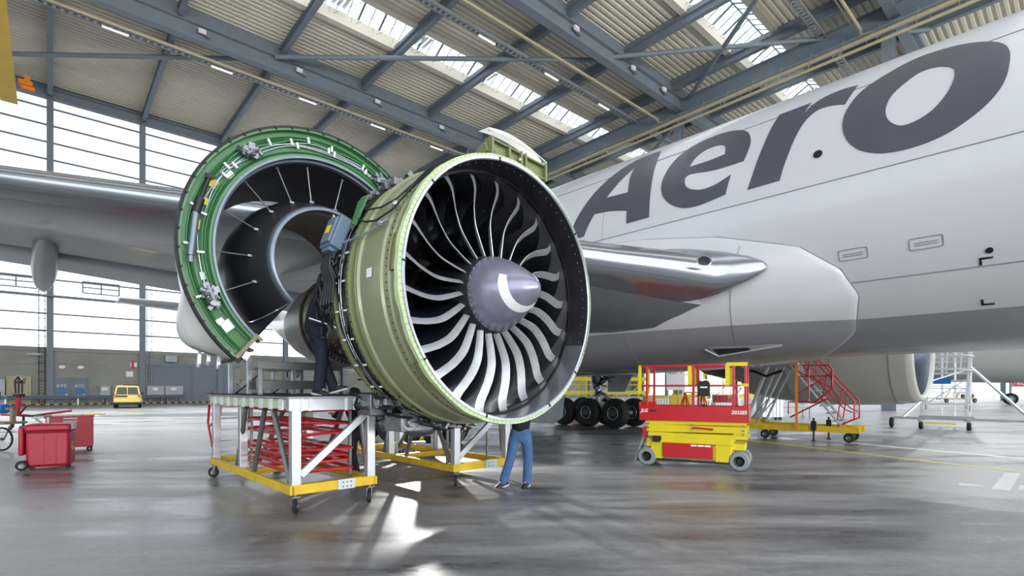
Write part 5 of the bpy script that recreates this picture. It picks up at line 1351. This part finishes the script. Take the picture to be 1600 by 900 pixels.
lb('lettering_strip', 'van_glass', lambda m: m.b2((-.86, -.033, 1.19), (-.72, -.031, 1.235)))

# ------------------------------------------------------------------ red and yellow maintenance stairs
def basis(P, Q): d = (Q-P); return atan2(d.y, d.x)
SA = Vector((8.1, 18.25, 0)); SB = Vector((10.75, 16.0, 0)); st_rz = basis(SA, SB)
stair = empty('maintenance_stairs', SA, st_rz, 'aluminium maintenance stairs with red handrails on a yellow wheeled base', 'stairs')
SL = (SB-SA).length
def stb(n, mt, fn, smooth=0, bevel=0, parent=None): m = MB(); fn(m); return m.build(n, mt, parent or stair, smooth=smooth, bevel=bevel)
for y in (0, 1.1): stb('base_beam', 'yellow_worn', lambda m: (m.b2((-.2, y-.05, .30), (SL, y+.05, .50)), m.prism([(-.05, .5), (.7, .5), (.3, .66), (0, .66)], lambda a_, b_, z: Vector((a_, y+z-.02, b_)), .04)), 0, .01)
stb('cross_beam', 'yellow_worn', lambda m: (m.b2((.0, 0, .32), (.12, 1.1, .46)), m.b2((SL-.3, 0, .32), (SL-.15, 1.1, .46))))
for x, y in ((.75, 0), (.75, 1.1), (SL-.3, 0), (SL-.3, 1.1)): stb('wheel', ['rubber', 'tube_steel'], lambda m: m.wheel((x, y+.02, .15), (0, 1, 0), .15, .09, .5), 40)
for x, y in ((SL-1.25, 0), (SL-1.0, 1.1)): stb('jack', 'black', lambda m: (m.cyl((x, y-.08, .02), (x, y-.08, .75), .03, n=10), m.box((x, y-.08, .5), (.14, .1, .3)), m.box((x, y-.08, .015), (.12, .12, .02))), 30)
for y in (0, 1.0):
    stb('support_leg', 'alu', lambda m: (m.bar((.1, y, .5), (.85, y, 2.45), .13, .09), m.bar((.5, y, .5), (1.35, y, 2.45), .09, .06)), 0, .01)
    stb('cross_brace', 'tube_steel', lambda m: m.bar((.25, y, .6), (1.05, y, 1.6), .035, .03))
stb('landing', 'alu', lambda m: (m.b2((.3, -.05, 2.42), (1.7, 1.15, 2.58)), m.b2((-.6, .1, 2.45), (.4, 1.0, 2.62))), 0, .01)
stb('landing_bumper', 'black', lambda m: m.tube([(-.7, -.05, 2.42), (-.1, -.07, 2.36), (.4, -.07, 2.30), (.8, -.08, 2.12), (1.3, -.07, 2.3)], .045, 8), 40)
for y in (-.02, 1.06): stb('stringer', 'alu', lambda m: m.bar((1.5, y, 2.5), (SL-.5, y, .52), .16, .05), 0, .01)
for k in range(8):
    u = (k+.6)/8.2; stb('stair_tread', 'alu', lambda m: m.box((1.5+(SL-2.0)*u, .52, 2.5-1.98*u), (.26, 1.06, .035)))
def rails(m):
    for y in (-.05, 1.12):
        m.tube([(1.6, y, 3.35), (SL-.35, y, 1.55), (SL-.15, y, 1.3), (SL-.15, y, .75), (SL-.6, y, .52)], .024, 8)
        m.tube([(1.5, y, 2.95), (SL-.4, y, 1.05), (SL-.2, y, .95)], .02, 8)
        m.tube([(1.6, y, 2.62), (1.6, y, 3.35)], .022, 8)
        for u in (.28, .62, .92): x = 1.6+(SL-2.1)*u; m.tube([(x, y, 2.5-1.98*u), (x+.15, y, 3.3-1.75*u)], .02, 8)
        m.tube([(.4, y, 2.6), (.4, y, 3.0), (1.6, y, 3.0)], .02, 8); m.tube([(1.0, y, 2.6), (1.0, y, 3.3), (1.6, y, 3.35)], .02, 8)
    m.tube([(-.4, -.05, 3.0), (-.4, -.05, 2.62), (.5, -.05, 2.62)], .022, 8); m.tube([(.5, -.05, 2.62), (.5, -.05, 3.05)], .022, 8)
stb('handrail', 'red', rails, 50)
def gate(m):
    x0, x1, y = 1.75, 2.75, -.12
    m.tube([(x0, y, 1.25), (x0, y, 2.45), (x1-.1, y, 2.45), (x1, y, 2.3), (x1, y, 1.7), (x1-.5, y, 1.25)], .03, 8, closed=True)
    m.tube([(2.1, y, 1.25), (2.1, y, 2.45)], .025, 8); m.tube([(x0, y, 2.1), (x1, y, 2.1)], .02, 8); m.tube([(x0, y, 1.5), (x1, y, 2.2)], .02, 8); m.tube([(x0, y, 2.3), (x1, y, 1.7)], .02, 8)
    m.tube([(x0-.25, y, .85), (x0-.25, y, 1.25), (x0+.3, y, 1.28)], .025, 8); m.tube([(x0-.2, y, .75), (x0+.9, y, 1.4)], .025, 8)
stb('swing_gate', 'red', gate, 50)
stb('warning_strap', 'orange', lambda m: m.b2((1.72, -.24, .34), (1.80, -.22, 3.05)), 0)

# ------------------------------------------------------------------ tall white ladder tower
TA = Vector((17.55, 22.2, 0)); TBv = Vector((18.6, 21.2, 0)); trz = atan2(TBv.y-TA.y, TBv.x-TA.x)
tower = empty('ladder_tower', TA, trz, 'tall white aluminium ladder tower on outriggers beyond the fuselage belly', 'ladder tower')
def tb(n, mt, fn, smooth=0, bevel=0, parent=None): m = MB(); fn(m); return m.build(n, mt, parent or tower, smooth=smooth, bevel=bevel)
TW = 1.7
# ladder leans away (local +y) as it rises
def lean(x, z, y0=0): return Vector((x+.10*z*.35, y0+z*.38, z))
for x in (-.05, TW*.82): tb('ladder_rail', 'white_metal', lambda m: (m.bar(lean(x, .35), lean(x, 5.2), .11, .05), m.bar(lean(x, 1.2, -.5), lean(x, 5.8, -.5), .05, .05), [m.bar(lean(x, z), lean(x, z+.2, -.5), .035) for z in (1.2, 2.0, 2.8, 3.6, 4.4)]))
for k in range(18): z = .5+k*.26; tb('ladder_rung', 'white_metal', lambda m: m.box((lean(TW*.385, z)), (TW*.86, .14, .035)))
for x in (-.05, TW*.86): tb('rear_leg', 'white_metal', lambda m: (m.bar((x, 2.4, .35), (x+.05, 2.2, 5.2), .08, .06), m.bar((x, .2, .9), (x, 2.3, 2.0), .05), m.bar((x, 2.3, .7), (x, .9, 2.2), .05), m.bar((x, 1.0, 2.6), (x, 2.3, 3.4), .05)))
tb('base_bar', 'alu_matte', lambda m: (m.b2((-1.0, -.05, .38), (4.0, .07, .48)), m.b2((-.1, -.35, .30), (.0, 2.5, .42)), m.b2((TW*.85, -.35, .30), (TW*.93, 2.5, .42)), m.b2((-.1, 2.4, .3), (TW*.93, 2.5, .42)), m.b2((-.1, -.02, .38), (TW, .1, .55))))
tb('foot_bar', 'yellow', lambda m: m.b2((.15, -.45, .22), (TW*.68, -.39, .28)))
tb('outrigger', 'white_metal', lambda m: (m.bar((3.35, .0, .45), (TW*.9, .9, 2.6), .14, .07), m.bar((-.65, .0, .45), (-.0, .4, 1.25), .11, .06)), 0)
for x, y, R in ((-1.05, .0, .22), (4.1, .0, .24), (.0, -.35, .15), (TW*.9, -.35, .16)): tb('wheel', ['rubber', 'tube_steel'], lambda m: m.wheel((x, y, R), (1, .0, 0), R, .14, .45), 40)
tb('cage_hoop', 'white_metal', lambda m: [m.tube([lean(-.05, z), lean(-.12, z+.05, -.55), lean(.4, z+.1, -.75), lean(1.2, z+.1, -.75), lean(TW*.9, z+.05, -.55), lean(TW*.82, z)], .028, 6) for z in (2.4, 3.0, 3.6, 4.2, 4.8)], 40)
for x in (.25, .7, 1.15): tb('cage_bar', 'white_metal', lambda m: m.bar(lean(x, 2.3, -.72), lean(x, 5.2, -.72), .05))
for x in (.5, .95): tb('tower_upright', 'white_metal', lambda m: m.bar((x, 2.4, .35), (x+.03, 2.3, 5.4), .07))
for z in (1.0, 1.7, 2.4, 3.1, 3.8, 4.5): tb('tower_transom', 'white_metal', lambda m: (m.bar((-.05, 2.35, z), (TW*.88, 2.3, z), .05), m.bar((TW*.86, 2.35, z), (TW*.84, .4*z, z), .05), m.bar((-.05, 2.35, z), (-.02, .4*z, z), .05)))
for z in (1.0, 2.4, 3.8): tb('tower_diagonal', 'white_metal', lambda m: (m.bar((-.05, 2.36, z), (TW*.86, 2.36, z+1.2), .045)))
tb('cross_tie', 'white_metal', lambda m: (m.bar((0, .2, 1.9), (TW*.85, .7, 2.5), .05), m.bar((0, 1.2, 3.2), (TW*.85, 1.2, 3.6), .05), m.bar((0, 1.5, 2.0), (TW*.85, 1.5, 2.0), .06)))
tb('blue_sign', 'blue', lambda m: m.box((.62, .62, 2.02), (.60, .03, .26)), 0)

# ------------------------------------------------------------------ red cases at the left
def fl(u, v, z=0): Y = (CAMZ-z)*FPX/(v-HZ); return Vector(((u-800)/FPX*Y, Y, 0))
cs = empty('wheeled_case', fl(78, 733), radians(28), 'nearer red moulded transport case with carry handle and two side wheels', 'case')
def cb(n, mt, fn, smooth=0, bevel=0, parent=None): m = MB(); fn(m); return m.build(n, mt, parent or cs, smooth=smooth, bevel=bevel)
cb('case_body', 'red_case', lambda m: m.b2((-.40, .0, .05), (.32, .50, .80)), 30, .06)
cb('case_lid', 'red_case', lambda m: m.b2((-.42, -.02, .79), (.34, .52, .95)), 30, .05)
cb('lid_joint', 'black', lambda m: m.b2((-.405, -.005, .785), (.325, .505, .797)))
cb('back_panel', 'red_case', lambda m: m.b2((-.52, .03, .30), (-.43, .47, .90)), 30, .035)
cb('end_label', 'white', lambda m: (m.b2((.336, .08, .82), (.346, .42, .94)),))
text_mesh('G', 'case_lettering', .26, 'label_yellow', cs, (.322, .25, .45), (0, 1, 0), (0, 0, 1), .003)
cb('carry_handle', 'tube_steel', lambda m: (m.tube([(-.20, .3, .95), (-.30, .3, 1.05), (-.32, .3, 1.10), (-.05, .3, 1.12)], .02, 8), m.b2((-.35, .22, 1.06), (-.15, .40, 1.10)), m.b2((-.12, .28, .95), (-.08, .36, 1.08))), 0)
for y in (-.02, .50): cb('wheel', ['rubber', 'tube_steel'], lambda m: m.wheel((-.44, y, .105), (0, 1, 0), .105, .07, .55), 40)
cb('foot', 'black', lambda m: m.b2((.15, .05, 0), (.25, .45, .06)))
for x in (-.1, .1): cb('case_rib', 'red_case', lambda m: m.b2((x-.004, -.012, .1), (x+.004, .0, .7)), 0)
cs2 = empty('cabinet_on_castors', fl(114, 706), radians(38), 'farther red metal cabinet on castors with papers on top', 'cabinet')
def c2(n, mt, fn, smooth=0, bevel=0): m = MB(); fn(m); return m.build(n, mt, cs2, smooth=smooth, bevel=bevel)
c2('cabinet_body', 'red_case', lambda m: m.b2((-.55, 0, .12), (.42, .7, .93)), 0, .012); c2('cabinet_top', 'red_case', lambda m: m.b2((-.80, -.02, .92), (.44, .72, .97)), 0, .01)
c2('latch', 'tube_steel', lambda m: (m.b2((-.2, -.03, .80), (.10, 0, .84)), m.b2((-.2, -.025, .88), (.1, 0, .92))))
c2('cabinet_label', 'white', lambda m: m.b2((-.16, -.01, .70), (.04, 0, .76)))
for x, y in ((-.45, .05), (.34, .05), (-.45, .62), (.34, .62)): c2('castor', ['rubber', 'tube_steel'], lambda m: (m.wheel((x, y, .065), (0, 1, 0), .065, .05, .5), m.b2((x-.03, y-.03, .1), (x+.03, y+.03, .14))), 40)
o = MB().b2((-.16, -.2, 0), (.16, .2, .012)).build('paper_pad', 'primer', smooth=0); o.location = fl(112, 706)+Vector((-.1, .4, .975)); tag(o, 'pale green paper pad lying on the farther red cabinet', 'paper')
o = MB().b2((-.2, -.12, 0), (.2, .12, .02)).build('yellow_folder', 'label_yellow', smooth=0); o.location = fl(112, 706)+Vector((.30, .4, .975)); tag(o, 'small yellow folder lying on the farther red cabinet', 'folder')
# red tow bar
p = fl(38, 672); tw = empty('tow_bar', p, radians(-12), 'red aircraft tow bar with jockey wheels and an upright head, at the left edge', 'tow bar')
def twb(n, mt, fn, smooth=40): m = MB(); fn(m); return m.build(n, mt, tw, smooth=smooth)
twb('bar', 'red_case', lambda m: (m.cyl((-1.2, 0, .62), (.2, 0, .60), .05, n=12), m.cyl((-.4, 0, .6), (-.28, 0, 1.35), .10, n=14)))
twb('draw_arm', 'black', lambda m: (m.tube([(-.3, 0, .60), (.5, -.02, .58), (1.1, 0, .66)], .05, 8), m.tube([(-.2, 0, .68), (.25, -.1, .98), (.4, -.1, 1.02)], .035, 8)))
twb('head_clamp', 'cable', lambda m: (m.box((-.28, 0, 1.42), (.36, .2, .12)), m.tube([(-.45, 0, 1.5), (-.5, 0, 2.0), (-.3, 0, 2.2), (-.1, 0, 2.05), (-.12, 0, 1.5)], .03, 8), m.tube([(-.3, 0, 1.5), (-.28, 0, 2.2)], .03, 8), m.box((-.28, 0, 1.95), (.34, .12, .09)), m.tube([(-.5, .05, 1.9), (-.1, .1, 2.12), (.02, 0, 1.9)], .015, 6)))
for x in (-.62, -.05): twb('jockey_wheel', ['rubber', 'tube_steel'], lambda m: (m.wheel((x, -.08, .09), (0, 1, 0), .09, .06), m.bar((x, 0, .1), (x*.8, 0, .6), .06)))
twb('lifting_bar', 'red_case', lambda m: m.cyl((1.1, .0, .68), (2.0, .3, .80), .05, n=10))
# cargo tricycle cut by the frame
p = fl(3, 705); tk = empty('cargo_tricycle', p, radians(-4), 'service tricycle with spoked wheel and blue bottle, cut off by the left picture edge', 'tricycle')
def tkb(n, mt, fn, smooth=40): m = MB(); fn(m); return m.build(n, mt, tk, smooth=smooth)
def spk(m):
    m.tube([(0+.30*cos(2*pi*k/36), 0, .33+.30*sin(2*pi*k/36)) for k in range(36)], .025, 8, closed=True, mi=0); m.cyl((0, -.05, .33), (0, .05, .33), .035, n=10, mi=1)
    for k in range(14): a = 2*pi*k/14; m.cyl((0, 0, .33), (.29*cos(a), 0, .33+.29*sin(a)), .004, n=4, mi=1)
tkb('wheel', ['rubber', 'tube_steel'], spk)
tkb('frame', 'wood_grey', lambda m: (m.b2((-1.2, -.3, .74), (.42, .3, .80)), m.tube([(0, .06, .33), (.2, .06, .72), (.3, .06, 1.15)], .02, 8), m.b2((.28, -.05, .8), (.36, .05, 1.18)), m.b2((-.1, -.03, 1.12), (.36, .03, 1.18))))
tkb('blue_bottle', 'blue', lambda m: m.cyl((-.35, 0, 1.15), (.12, 0, 1.15), .13, n=18))
tkb('handlebar', 'black', lambda m: (m.tube([(-.1, 0, 1.2), (-.06, 0, 1.6), (-.2, 0, 1.7)], .02, 8), m.tube([(-.9, .5, .35), (-.3, .1, .8)], .02, 8)))

# ------------------------------------------------------------------ yellow van
vp = fl(199, 637.8); van = empty('van', vp, radians(35), 'small yellow minivan parked by the back wall, rear end facing the camera', 'van')
def vb(n, mt, fn, smooth=35, bevel=0): m = MB(); fn(m); return m.build(n, mt, van, smooth=smooth, bevel=bevel)
VW, VL = 1.9, 4.9   # local y forward (away), x right; origin rear middle
def van_sec(y, zt, zb=.32, w=VW, tw_=.80):
    h = w/2; return [(-h*.93, y, zb), (-h, y, .55), (-h, y, 1.05), (-h*.97, y, 1.12), (-h*tw_-.03, y, zt-.10), (-h*tw_+.12, y, zt), (h*tw_-.12, y, zt), (h*tw_+.03, y, zt-.10), (h*.97, y, 1.12), (h, y, 1.05), (h, y, .55), (h*.93, y, zb)]
secs = [van_sec(.06, 1.10, w=1.86, tw_=.86), van_sec(.0, 1.12, w=1.88, tw_=.9)]
def vbody(m):
    S = [[Vector(p) for p in van_sec(0, 1.93)], [Vector(p) for p in van_sec(.25, 1.97)], [Vector(p) for p in van_sec(2.0, 1.98)], [Vector(p) for p in van_sec(3.2, 1.93)], [Vector(p) for p in van_sec(4.05, 1.25, tw_=.9)], [Vector(p) for p in van_sec(4.8, 1.0, w=1.7, tw_=.9)]]
    for i in (0,):
        for p in S[i]: p.y += (p.z-1.0)*.12 if p.z > 1.0 else 0
    m.grid(S, closeu=True); m.add(S[0], [tuple(range(12))]); m.add(S[-1], [tuple(range(12))])
vb('body', 'van_yellow', vbody, 30, .02)
vb('rear_window', 'van_glass', lambda m: (m.add([(-.78, .02, 1.18), (-.03, .02, 1.18), (-.03, .09, 1.80), (-.68, .09, 1.80)], [(0, 1, 2, 3)]), m.add([(.03, .02, 1.18), (.78, .02, 1.18), (.68, .09, 1.80), (.03, .09, 1.80)], [(0, 1, 2, 3)])), 0)
vb('side_window', 'van_glass', lambda m: [m.add([(x*.93, y0, 1.20), (x*.93, y1, 1.20), (x*.83, y1-.02, 1.80), (x*.83, y0+.02, 1.80)], [(0, 1, 2, 3)]) for x in (-1.0, 1.0) for y0, y1 in ((.3, 1.4), (1.5, 2.6), (2.7, 3.4))], 0)
for x in (-.83, .83): vb('tail_lamp', 'red_bright', lambda m: m.b2((x-.09, -.03, .95), (x+.09, .0, 1.2)))
vb('number_plate', 'black', lambda m: m.b2((-.75, -.03, .97), (.0, -.01, 1.09)))
vb('bumper', 'black', lambda m: m.b2((-.92, -.08, .32), (.92, .05, .52)), 0, .02)
vb('roof_rail', 'black', lambda m: m.b2((-.3, .3, 1.96), (.75, .9, 2.03)))
for x in (-.86, .86):
    for y in (.9, 3.9): vb('wheel', ['rubber', 'tube_steel'], lambda m: m.wheel((x, y, .32), (1, 0, 0), .32, .22, .6), 40)
for x in (-1.02, 1.02): vb('mirror', 'black', lambda m: m.box((x, 3.3, 1.25), (.14, .1, .2)))

# ------------------------------------------------------------------ other aircraft, docks and carts further off
def plane(name, loc, rz, R, L, zc, span, label, mt, n0=0, wing_t=.4, tip=None, gear=True):
    r = empty(name, loc, rz, label, 'airplane'); m = MB(); S = []
    for k in range(21):
        u = k/20; y = u*L; q = sqrt(max(.0005, 1-((.14-u)/.14)**2)) if u < .14 else (1-((u-.68)/.32)**1.6*.9 if u > .68 else 1)
        S.append([Vector((R*q*cos(a), y, zc+R*q*sin(a)+(R*(1-q)*.6 if u > .5 else -R*(1-q)*.25))) for a in [2*pi*j/32 for j in range(32)]])
    m.grid(S, closeu=True); m.build('fuselage', mt, r, smooth=60)
    for sg in (-1, 1):
        m = MB(); rows = []
        for q, t, c, th, z in ((R*.5, .36*L, .17*L, .14*R*3, zc-R*.55), (span*.5, .36*L+span*.26, .09*L, .3, zc-R*.4+.4), (span, .36*L+span*.56, .04*L, .14, zc-R*.3+1.0)):
            rows.append([Vector((sg*q, t+x*c, z+af(x, th))) for x in reversed(XC+[1.0])]+[Vector((sg*q, t+x*c, z-af(x, th))) for x in (XC+[1.0])[1:]])
        m.grid(rows, closeu=True); m.add(rows[-1], [tuple(range(len(rows[-1])))]); w = m.build('wing', 'wing_panel', r, smooth=50)
        if tip:
            e = rows[-1]; m = MB(); x0 = sg*span; t = .36*L+span*.56
            def wl_seg(a, b, mi): m.grid([[Vector((x0+sg*(.25+.4*h)*h*1.6, t+.5*h+x*(.04*L)*(1-.45*h), rows[-1][len(XC)].z+h*1.9)) for x in (0, .5, 1)] for h in (a, (a+b)/2, b)], mi=mi); 
            wl_seg(0, .18, 0); wl_seg(.18, .36, 1); wl_seg(.36, 1, 2)
            for o_ in (1,):
                s_ = m.build('winglet', ['white', 'red_bright', 'label_yellow'], w, smooth=50); sd = s_.modifiers.new('solid', 'SOLIDIFY'); sd.thickness = .08
    m = MB(); m.prism([(.78*L, R*.7), (L*.98, R*.95), (L*1.03, R*3.4), (L*.95, R*3.4)], lambda a_, b_, z: Vector((z-.12, a_, zc+b_)), .24); m.build('tail_fin', 'white', r, smooth=0)
    if gear:
        for x, y in ((0, .12*L), (-R*1.1, .5*L), (R*1.1, .5*L)):
            m = MB(); m.cyl((x, y, .4), (x*.8, y, zc-R*.8), .12, n=10); g = m.build('landing_gear', 'gear_grey', r)
            for e in (-.3, .3): MB().wheel((x+e, y, .5), (1, 0, 0), .5, .3).build('wheel', ['rubber', 'gear_grey'], g)
    return r
# one parked off the left picture edge (only its tip and striped winglet show)
plane('parked_airplane', H(-33, 30, 0)*1.0, TH_H, 1.9, 33, 3.4, 16.5, 'parked airliner mostly beyond the left edge, striped winglet showing', 'white', tip=True)
plane('parked_airplane', A(64, -26, 0), TH_A, 3.1, 46, 5.3, 15, 'grey wide-body fuselage parked beyond the ladder tower at right', 'plane_grey')
plane('parked_airplane', A(83, -30, 0), TH_A, 1.6, 26, 2.9, 10, 'small distant white airplane at the far right edge', 'white')

def cart(name, u, v, label, cat, fn, rz=0, group=None):
    r = empty(name, fl(u, v), rz, label, cat, group); fn(r); return r
def P(r, n, mt, fn, smooth=0): m = MB(); fn(m); return m.build(n, mt, r, smooth=smooth)
# yellow docking and equipment seen under the belly, between gear and lift
def dock(W, D, Hh, lv, mt='yellow', posts=4):
    def f(r):
        for x in [W*k/(posts-1) for k in range(posts)]:
            for y in (0, D): P(r, 'post', mt, lambda m: m.bar((x, y, 0), (x, y, Hh+1.0), .1))
        for z in lv:
            P(r, 'deck', mt, lambda m: m.b2((-.1, -.1, z-.28), (W+.1, D+.1, z)))
        for z in lv+[Hh]:
            P(r, 'railing', 'yellow', lambda m: [m.bar((0, y, z+h), (W, y, z+h), .06) for y in (0, D) for h in (.5, 1.0)])
        P(r, 'diagonal_brace', mt, lambda m: [m.bar((W*k/(posts-1), 0, .1), (W*(k+1)/(posts-1), 0, Hh), .07) for k in range(posts-1)])
        P(r, 'stair', 'alu', lambda m: ([m.bar((W*.2, -1.0+dx, .1), (W*.75, -1.0+dx, Hh), .12, .05) for dx in (0, .8)], [m.box((W*.2+W*.55*k/9, -.6, .1+Hh*k/9), (.22, .8, .04)) for k in range(10)]))
    return f
cart('maintenance_dock', 868, 640, 'yellow maintenance dock with decks and railings behind the main landing gear', 'dock', dock(7.5, 2.2, 2.6, [1.5, 2.6]), radians(4), 'yellow docks')
cart('maintenance_dock', 1060, 638, 'yellow and white equipment dock seen through the scissor lift railings', 'dock', dock(6.5, 2.0, 2.4, [1.2]), radians(-5), 'yellow docks')
def trestle(r):
    P(r, 'frame', 'white_metal', lambda m: ([m.bar((x, 0, 0), (x+.6, 0, 3.0), .07) for x in (0, 1.4, 2.8)], [m.bar((x+1.2, 0, 0), (x+.6, 0, 3.0), .07) for x in (0, 1.4, 2.8)], [m.bar((0, 0, z), (4, 0, z), .06) for z in (.8, 1.6, 2.4, 3.0)], [m.bar((0+.35*k, .8, 0), (.35*k+.3, .8, 2.6), .04) for k in range(10)]))
cart('trestle', 1080, 640, 'white tubular trestle behind the scissor lift', 'trestle', trestle)
def orange_horse(r): P(r, 'frame', 'orange', lambda m: ([m.bar((x, y, 0), (x+.35, .4, 1.5), .06) for x in (0, .9) for y in (0, .8)], [m.bar((x+.7, y, 0), (x+.35, .4, 1.5), .06) for x in (0, .9) for y in (0, .8)], m.bar((.35, .4, 1.5), (1.25, .4, 1.5), .07)))
cart('orange_trestle', 1064, 660, 'orange tubular trestle seen between the lift rails', 'trestle', orange_horse)
def notice(r):
    P(r, 'panel', 'white', lambda m: m.b2((-.6, 0, 1.6), (.6, .05, 3.4))); P(r, 'post', 'alu', lambda m: (m.b2((-.5, .05, 0), (-.42, .12, 1.7)), m.b2((.42, .05, 0), (.5, .12, 1.7))))
    o = text_mesh('LD 7', 'lettering', .5, 'red_bright', r, (0, -.01, 2.8), (1, 0, 0), (0, 0, 1), .003)
cart('notice_board', 1056, 648, 'white notice board with red lettering behind the scissor lift', 'notice board', notice)
def crate(W, Hh, D, mt):
    def f(r): P(r, 'box', mt, lambda m: m.b2((0, 0, .15), (W, D, Hh))); P(r, 'rib', mt, lambda m: [m.b2((x, -.03, .2), (x+.05, 0, Hh-.05)) for x in [W*k/6 for k in range(1, 6)]]); P(r, 'foot', 'black', lambda m: [m.b2((x, y, 0), (x+.12, y+.12, .15)) for x in (.05, W-.17) for y in (.05, D-.17)])
    return f
cart('yellow_container', 1010, 644, 'long ochre ribbed container high on a rack behind the lift', 'container', lambda r: (crate(3.4, 1.2, 1.2, 'crane_yellow')(r)), 0)
for u, v, W, h, mt, lb_ in ((1120, 650, 1.2, 1.3, 'red', 'small red cabinet behind the right part of the scissor lift'), (1180, 656, 1.1, 2.3, 'alu', 'pale equipment cabinet with a sloping top between lift and stairs'), (1090, 655, .9, .9, 'white', 'low white box behind the middle of the scissor lift'), (1022, 652, .9, 1.1, 'white', 'white equipment box behind the left part of the scissor lift'), (893, 655, 1.4, 1.0, 'orange', 'orange equipment cart behind the landing gear')):
    cart('equipment_cabinet', u+(28 if u == 1090 else 12 if u == 1180 else 0), v, lb_, 'cabinet', crate(W, h, .7, mt), 0, 'equipment under the belly')
def lowtable(r): P(r, 'top', 'tube_steel', lambda m: m.b2((0, 0, .55), (1.9, .8, .62))); [P(r, 'leg', 'tube_steel', lambda m: (m.bar((x, y, .12), (x, y, .56), .06), m.wheel((x, y, .07), (0, 1, 0), .07, .05))) for x in (.05, 1.85) for y in (.05, .75)]
cart('low_trolley', 1216, 653, 'low dark trolley on small wheels behind the red stairs', 'trolley', lowtable)
# far right: small carts and the red placard
def tug(r):
    P(r, 'body', 'white', lambda m: (m.b2((0, 0, .3), (2.6, 1.5, 1.0)), m.b2((1.3, .1, 1.0), (2.3, 1.4, 1.8)))); [P(r, 'wheel', ['rubber', 'tube_steel'], lambda m: m.wheel((x, y, .35), (0, 1, 0), .35, .25)) for x in (.5, 2.1) for y in (0, 1.5)]
cart('tow_tug', 1500, 622, 'small white tug in the far distance right of the ladder tower', 'vehicle', tug)
def yrack(r): P(r, 'frame', 'yellow_worn', lambda m: (m.b2((0, 0, .35), (4, 1.2, .5)), [m.bar((x, 0, .4), (x+.8, 0, 1.5), .08) for x in (0, 1.2, 2.4)])); [P(r, 'wheel', ['rubber', 'tube_steel'], lambda m: m.wheel((x, 0, .25), (0, 1, 0), .25, .15)) for x in (.3, 3.7)]
cart('yellow_dolly', 1475, 629, 'flat yellow dolly in the distance behind the ladder tower', 'dolly', yrack)
def atres(r): P(r, 'frame', 'white_metal', lambda m: (m.bar((0, 0, 0), (1.2, 0, 3.6), .12), m.bar((2.4, 0, 0), (1.2, 0, 3.6), .12), m.bar((.5, 0, 1.4), (1.9, 0, 1.4), .1), m.bar((.8, 0, 2.4), (1.6, 0, 2.4), .1)))
cart('jack_trestle', 1552, 622, 'white A-frame jack in the far distance at the right edge', 'jack', atres)
rs = cart('red_placard', 1590, 623, 'red placard with white letters KO at the far right edge', 'placard', lambda r: (P(r, 'panel', 'red_bright', lambda m: m.b2((-1.1, 0, 2.0), (2.2, .08, 3.2))), P(r, 'post', 'alu', lambda m: (m.b2((-.9, .08, 0), (-.8, .2, 2.2)), m.b2((1.9, .08, 0), (2.0, .2, 2.2)))), text_mesh('/ KO', 'lettering', .95, 'white', r, (.3, -.02, 2.6), (1, 0, 0), (0, 0, 1), .004)))
def nosewheel(r): P(r, 'tyre', ['rubber', 'gear_grey'], lambda m: m.wheel((0, 0, .62), (.5, 1, 0), .62, .4), 40); P(r, 'strut', 'gear_grey', lambda m: m.cyl((0, 0, .6), (0, 0, 2.6), .12, n=10), 40)
cart('spare_wheel_stand', 1579, 632.5, 'big black aircraft wheel on a stand at the far right', 'wheel', nosewheel)

# loose repeated pieces become objects of their own
def split_loose(name):
    for o in [x for x in bpy.data.objects if x.type == 'MESH' and x.name.split('.')[0] == name and x.get('kind') is None]:
        bm = bmesh.new(); bm.from_mesh(o.data); bm.verts.ensure_lookup_table(); seen = set(); isl = []
        for v0 in bm.verts:
            if v0.index in seen: continue
            st = [v0]; seen.add(v0.index); cur = []
            while st:
                v1 = st.pop(); cur.append(v1.index)
                for e in v1.link_edges:
                    w = e.other_vert(v1)
                    if w.index not in seen: seen.add(w.index); st.append(w)
            isl.append(set(cur))
        bm.free()
        if len(isl) < 2 or len(isl) > 100: continue
        me = o.data
        for k, I in enumerate(isl):
            idx = sorted(I); mp = {a: b for b, a in enumerate(idx)}
            fs = [p for p in me.polygons if p.vertices[0] in I]
            nm = bpy.data.meshes.new(name); nm.from_pydata([me.vertices[i].co[:] for i in idx], [], [[mp[v] for v in p.vertices] for p in fs])
            for mt in me.materials: nm.materials.append(mt)
            for p, q in zip(nm.polygons, fs): p.material_index = q.material_index; p.use_smooth = q.use_smooth
            c = o.copy(); c.data = nm; col.objects.link(c)
        bpy.data.objects.remove(o)
for n_ in ('stiffener_pad', 'joist_end', 'joist_bracket', 'rail_sleeve', 'top_fitting', 'edge_clip', 'pivot_pin', 'ring_joint', 'harness_clamp', 'jacking_mark', 'number_plate', 'rear_window', 'side_window', 'instruction_label', 'hub_bolt', 'pictogram', 'hinge_link', 'outrigger', 'case_strut', 'bleed_tube', 'sense_line', 'hydraulic_line', 'base_bar', 'stiffener_ring', 'gearbox_fitting', 'eye'): split_loose(n_)
